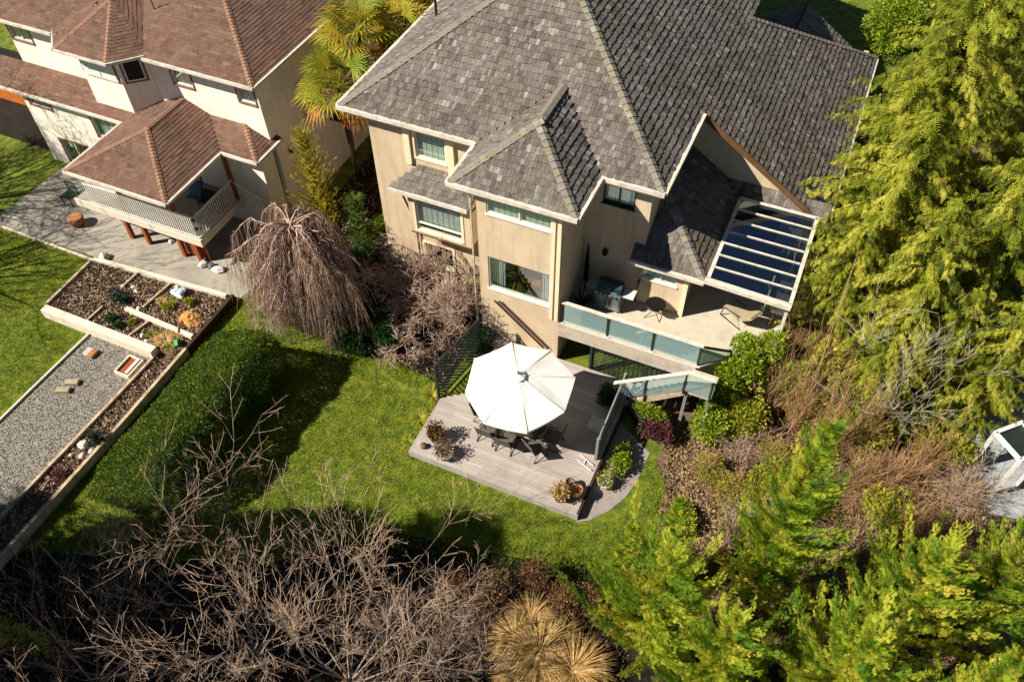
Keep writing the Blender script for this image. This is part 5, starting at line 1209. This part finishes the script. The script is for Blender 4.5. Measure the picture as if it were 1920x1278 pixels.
# raised bed and strip plants
for i, (x, y, z, r_, m_, l) in enumerate(((-23.1, 14.0, .5, .42, 'darkshrub', 'largest dark green plant in the raised bed'), (-22.6, 13.9, .45, .3, 'darkshrub', 'dark plant right of the largest one in the raised bed'), (-22.4, 13.1, .42, .32, 'darkshrub', 'blue green plant below the middle divider'),
        (-22.0, 12.9, .4, .22, 'shrub', 'small green plant near the pale retaining wall'), (-20.9, 14.4, .4, .3, 'olive', 'yellow green plant beside the blue tarp'), (-20.3, 14.9, .4, .25, 'olive', 'small yellow plant behind the orange heap'), (-21.6, 13.2, .35, .22, 'olive', 'pale plant in the lower middle compartment'))):
    leafmass('bed_plant', l, 'plant', (x, y, z), (r_, r_, r_*.7), 420, .08, m_, 90+i, group='plants in the raised bed', stems=False, lumps=5, zmin=.28)
o_ = thing('ornamental_grass', 'straw coloured grass tuft by the green shovel', 'grass', (-20.0, 13.0, .2)); blades((-20.0, 13.1, .25), 260, .6, .025, mat='drygrass', root=o_)
o_ = conifer(.75, .42, 26, 'darkshrub', 97, SP_CYP, name='dwarf_conifer', label='dwarf blue green conifer in the planting strip by the stones', cat='shrub', sl=.2, up=.5, pw=.5); place(o_, (-19.2, 8.6, 0))
leafmass('shrub', 'small plum shrub in the planting strip', 'shrub', (-19.6, 7.1, .2), (.3, .4, .2), 500, .07, 'purple', 98, stems=False)
# wood pile and rocks in the shade under the porch side
twigbush('heap of bare prunings at the foot of the porch', (-20.0, 18.2, 0), .9, .7, 90, 'twigpink', 99, fan=1.6)
# potted plants
def potted(label, c, r, h, pm, mat, n, size, seed, hh=.35):
    t = thing('potted_plant', label, 'plant', (c[0], c[1], c[2])); pot(t, c, r, h, pm)
    g = np.random.default_rng(seed); m = n; d = g.normal(0, 1, (m, 3)); d /= np.linalg.norm(d, axis=1, keepdims=True)
    P = np.array([c[0], c[1], c[2]+h+hh*.35])+d*np.array([r*1.25, r*1.25, hh])*g.uniform(.3, 1, (m, 1)); P[:, 2] = np.maximum(P[:, 2], c[2]+h)
    scatter(LEAF[0], LEAF[1], P, d+g.normal(0, .5, (m, 3))+[0, 0, .4], g.uniform(-2, 2, m), size*g.uniform(.6, 1.3, m), g.random(m), 'foliage', MT[mat], t)
    return t
potted('dark square planter with rusty foliage at the left terrace corner', (-8.85, 13.2, .3), .27, .42, 'black', 'redshrub', 500, .09, 101)
potted('pale bowl planter with brown heather at the front left of the terrace', (-8.3, 12.72, .3), .3, .3, 'potwhite', 'dryleaf', 700, .07, 102)
potted('tan planter with feathery grey grass at the front right corner', (-4.25, 12.78, .3), .24, .34, 'claybrown', 'drygrass', 600, .09, 103, .4)
for l, x, y, r_, mt_ in (('round brown glazed jar behind the tipped pot', -4.12, 13.28, .17, 'claybrown'), ('wide brown pot right of the glazed jar', -3.83, 13.12, .23, 'terra'), ):
    o = MB().lathe((x, y, .3), [(r_*.6, 0), (r_, .18), (r_*.95, .34), (r_*.75, .36), (r_*.7, .3), (r_*.2, .28)], 16).build('pot', MT[mt_], smooth=True); setp(o, l, 'pot')
potted('pale bowl with yellow tufted plant on the paving right of the terrace', (-3.15, 13.95, .02), .25, .28, 'potwhite', 'olive', 350, .08, 104, .25)
potted('small white pot with green plant under the grey lattice', (-2.9, 14.7, .02), .15, .22, 'potwhite', 'ivy', 260, .08, 105, .25)
o = setp(MB().lathe((-9.1, 12.75, .3), [(.09, 0), (.12, .1), (.11, .14)], 12).build('pot', MT['claybrown'], smooth=True), 'tiny pot left of the pale bowl planter', 'pot')
o = setp(MB().lathe((-9.3, 18.0, 0), [(.3, 0), (.42, .3), (.38, .62), (.3, .6)], 16).build('urn', MT['darkrock'], smooth=True), 'dark urn behind the lattice left of the parasol', 'urn')
rock('pale round rock behind the parasol top corner', (-8.8, 18.0, 0), .35, group='rocks behind the parasol')
rock('dark rock against the bay wall behind the parasol', (-8.0, 17.75, .25), .26, 'darkrock', group='rocks behind the parasol')
rock('grey rock by the left foot of the bay', (-9.8, 17.8, 0), .3, 'darkrock', group='rocks behind the parasol')
# white gazebo frame at the right edge
gz = thing('gazebo', 'white framed gazebo top showing between conifers at the right edge', 'gazebo', (8.6, 19.6, 0))
q4 = [Vector((8.25+dx, 19.3+dy, 2.1)) for dx, dy in ((-.75, 0), (0, -.75), (.75, 0), (0, .75))]
for i in range(4):
    MB().bar(q4[i], q4[(i+1) % 4], .12, .1).build('beam', MT['whitep'], gz); MB().box(q4[i].x-.05, q4[i].x+.05, q4[i].y-.05, q4[i].y+.05, 0, 2.08).build('post', MT['whitep'], gz)
MB().prism([(p.x, p.y) for p in q4], 2.0, 2.03).build('roof_panel', MT['postmetal'], gz)
# more growth right of the deck and between the houses
leafmass('ivy_bush', 'upper ivy mass reaching the patio cover corner', 'ivy', (.5, 19.7, 1.9), (.7, 1.0, 1.6), 5000, .12, 'ivy', 120)
leafmass('shrub', 'olive foliage between ivy and orange stems', 'shrub', (.4, 17.8, .9), (1.0, .9, 1.0), 4500, .11, 'olive', 121)
twigbush('orange stemmed bush in the middle of the brown tangle', (2.2, 20.4, 0), 1.5, 3.2, 130, 'twigorange', 122, droop=.3)
twigbush('tall tangle of tan stems left of the thin pale tree', (3.2, 18.0, 0), 1.6, 2.2, 140, 'twigorange', 123, droop=.4)
twigbush('tan tangle behind the conifers by the thin pale tree', (6.0, 16.2, 0), 1.5, 1.5, 120, 'twigorange', 124, droop=.4)
leafmass('shrub', 'yellow green shrub left of the tangle by the pale paving', 'shrub', (6.4, 19.3, .9), (1.0, .9, .9), 4000, .12, 'cedar', 125)
leafmass('shrub', 'dark evergreen shrub under the weeping tree', 'shrub', (-13.6, 15.7, .35), (1.0, .6, .45), 4500, .1, 'shrub', 126)
leafmass('shrub', 'dark evergreen growth along the side of the tan house', 'shrub', (-15.3, 19.0, .7), (.7, 1.2, .9), 5000, .11, 'shrub', 127)
leafmass('shrub', 'dark evergreen growth left of the round bare shrub', 'shrub', (-13.6, 18.0, .5), (.8, .9, .7), 4000, .11, 'shrub', 128)

twigbush('broad tangle of tan stems under the drooping conifers', (4.2, 16.9, 0), 1.8, 2.0, 170, 'twigorange', 130, droop=.4, fan=1.3)
twigbush('tan stems between mulch and the olive shrub', (2.4, 14.9, 0), 1.4, 1.2, 120, 'twigpink', 131, droop=.4, fan=1.3)
twigbush('tan stems beside the yellow green conifers on the right', (7.4, 15.6, 0), 1.6, 1.4, 130, 'twigorange', 132, droop=.4, fan=1.3)
twigbush('arching tan stems right of the raised deck corner', (1.9, 22.2, 0), 1.1, 3.4, 90, 'twigorange', 133, droop=.3)
leafmass('shrub', 'yellow green shrub in the middle of the tan tangle', 'shrub', (3.9, 18.5, 1.1), (1.1, .9, 1.1), 4000, .11, 'cedar', 134)
leafmass('shrub', 'olive shrub on the mulch left of the tallest yellow conifer', 'shrub', (1.9, 13.9, .5), (.8, .8, .5), 2600, .1, 'olive', 135)

for i, (x, y, r_, l) in enumerate(((.7, 15.2, .9, 'olive twiggy shrub at the upper end of the mulch'), (1.6, 16.9, .9, 'olive twiggy shrub right of the ivy foot'), (3.0, 15.6, .8, 'olive twiggy shrub above the tallest conifer tip'), (-.3, 15.6, .7, 'olive twiggy shrub nearest the plum shrub'))):
    leafmass('shrub', l, 'shrub', (x, y, .55), (r_, r_*.9, .6), 1500, .075, 'olive', 140+i, shell=.2)
    twigbush('bare stems inside the '+l, (x, y, 0), r_*1.1, 1.2, 60, 'twigorange', 150+i, droop=.2)
for i, (x, y, h_) in enumerate(((2.9, 17.5, 3.4), (3.9, 18.6, 3.0), (1.9, 18.4, 3.2), (5.9, 18.2, 2.6))):
    twigbush('tall thin upright stems, '+['nearest the ivy side', 'beside the thin pale tree', 'behind the olive shrub', 'closest to the pale paving'][i], (x, y, 0), 1.2, h_, 40, 'twigorange', 160+i, droop=.05, fan=.7, th=.011)

for i, (x, y) in enumerate(((-20.6, 13.1), (-19.7, 13.3), (-21.0, 14.9), (-20.3, 12.85), (-22.6, 13.2), (-21.4, 14.6), (-19.6, 12.9))):
    o_ = setp(thing('dry_tuft', 'straw coloured tuft in the raised bed, '+['left of the shovel blade', 'right under the shovel shaft', 'behind the yellow plant', 'by the corner of the pale front wall', 'below the dark plants', 'on the middle divider', 'nearest the dark edge timber'][i], 'plant', (x, y, .27)), None, None, 'dry tufts in the raised bed')
    blades((x, y, .27), 90, .38, .022, mat='drygrass' if i % 2 else 'olive', root=o_)

cyp(kB, 6.9, 20.9, .66, 1.7, 'low drooping conifer beside the white gazebo')
cyp(kB, 5.4, 20.9, .6, 2.9, 'low drooping conifer left of the thin pale tree')
leafmass('ivy_bush', 'ivy covered stems behind the raised deck corner', 'ivy', (1.3, 19.3, 1.3), (.9, 1.0, 1.4), 4500, .12, 'ivy', 170)
leafmass('shrub', 'tall green shrub between the ivy and the drooping conifers', 'shrub', (2.3, 20.6, 1.5), (1.0, 1.0, 1.5), 4500, .12, 'cedar', 171)
leafmass('shrub', 'green shrub in front of the tan tangle', 'shrub', (2.7, 16.9, .8), (.9, .8, .9), 3000, .1, 'cedar', 172)
leafmass('shrub', 'green shrub behind the narrow conifer by the pale paving', 'shrub', (6.0, 14.9, .7), (1.0, .8, .8), 2600, .1, 'olive', 173)
leafmass('shrub', 'green shrub right of the broad tan tangle', 'shrub', (5.2, 16.3, .8), (.9, .8, .9), 2600, .1, 'cedar', 174)
field('fallen_leaves', LAWN, 1500, .06, 'litter', .05, up=.4, leaf=CH, label='scattered fallen leaves on the lawn', cat='leaves')
field('rough_grass', [(-18.6, 4.2), (-14.4, 5.6), (-11.5, 6.9), (-9, 9.0), (-4.2, 10.1), (-1.2, 10.6), (-1.2, 11.3), (-4.4, 11.0), (-9.2, 10.0), (-11.9, 8.0), (-14.8, 6.8), (-18.6, 5.2)], 16000, .16, 'lawnblade', label='rough grass along the lower edge of the lawn', cat='grass')
field('rough_grass', [(-1.6, 10.9), (-.8, 10.9), (-.95, 13.2), (-1.1, 14.6), (-2.0, 15.6), (-2.3, 15.2), (-1.5, 14.2), (-1.3, 13.0)], 3500, .12, 'lawnblade', label='ragged grass where the lawn meets the mulch', cat='grass')
field('rough_grass', [(-14.7, 13.6), (-12.7, 15.2), (-10.6, 14.9), (-9.7, 15.0), (-9.7, 15.6), (-12.3, 16.0), (-15.3, 15.9), (-17.6, 16.2), (-18.8, 17.0), (-18.9, 14.5)], 14000, .12, 'lawnblade', label='grass under the weeping tree and shrubs', cat='grass')

cyp(kB, 2.0, 21.6, .72, 4.2, 'low drooping conifer touching the patio cover corner')
cyp(kB, 3.9, 21.3, .85, 5.6, 'drooping conifer between the patio cover and the thin pale tree')
leafmass('shrub', 'green growth filling the brown tangle below the conifers', 'shrub', (3.4, 19.6, 1.2), (1.2, .9, 1.2), 4000, .11, 'cedar', 180)
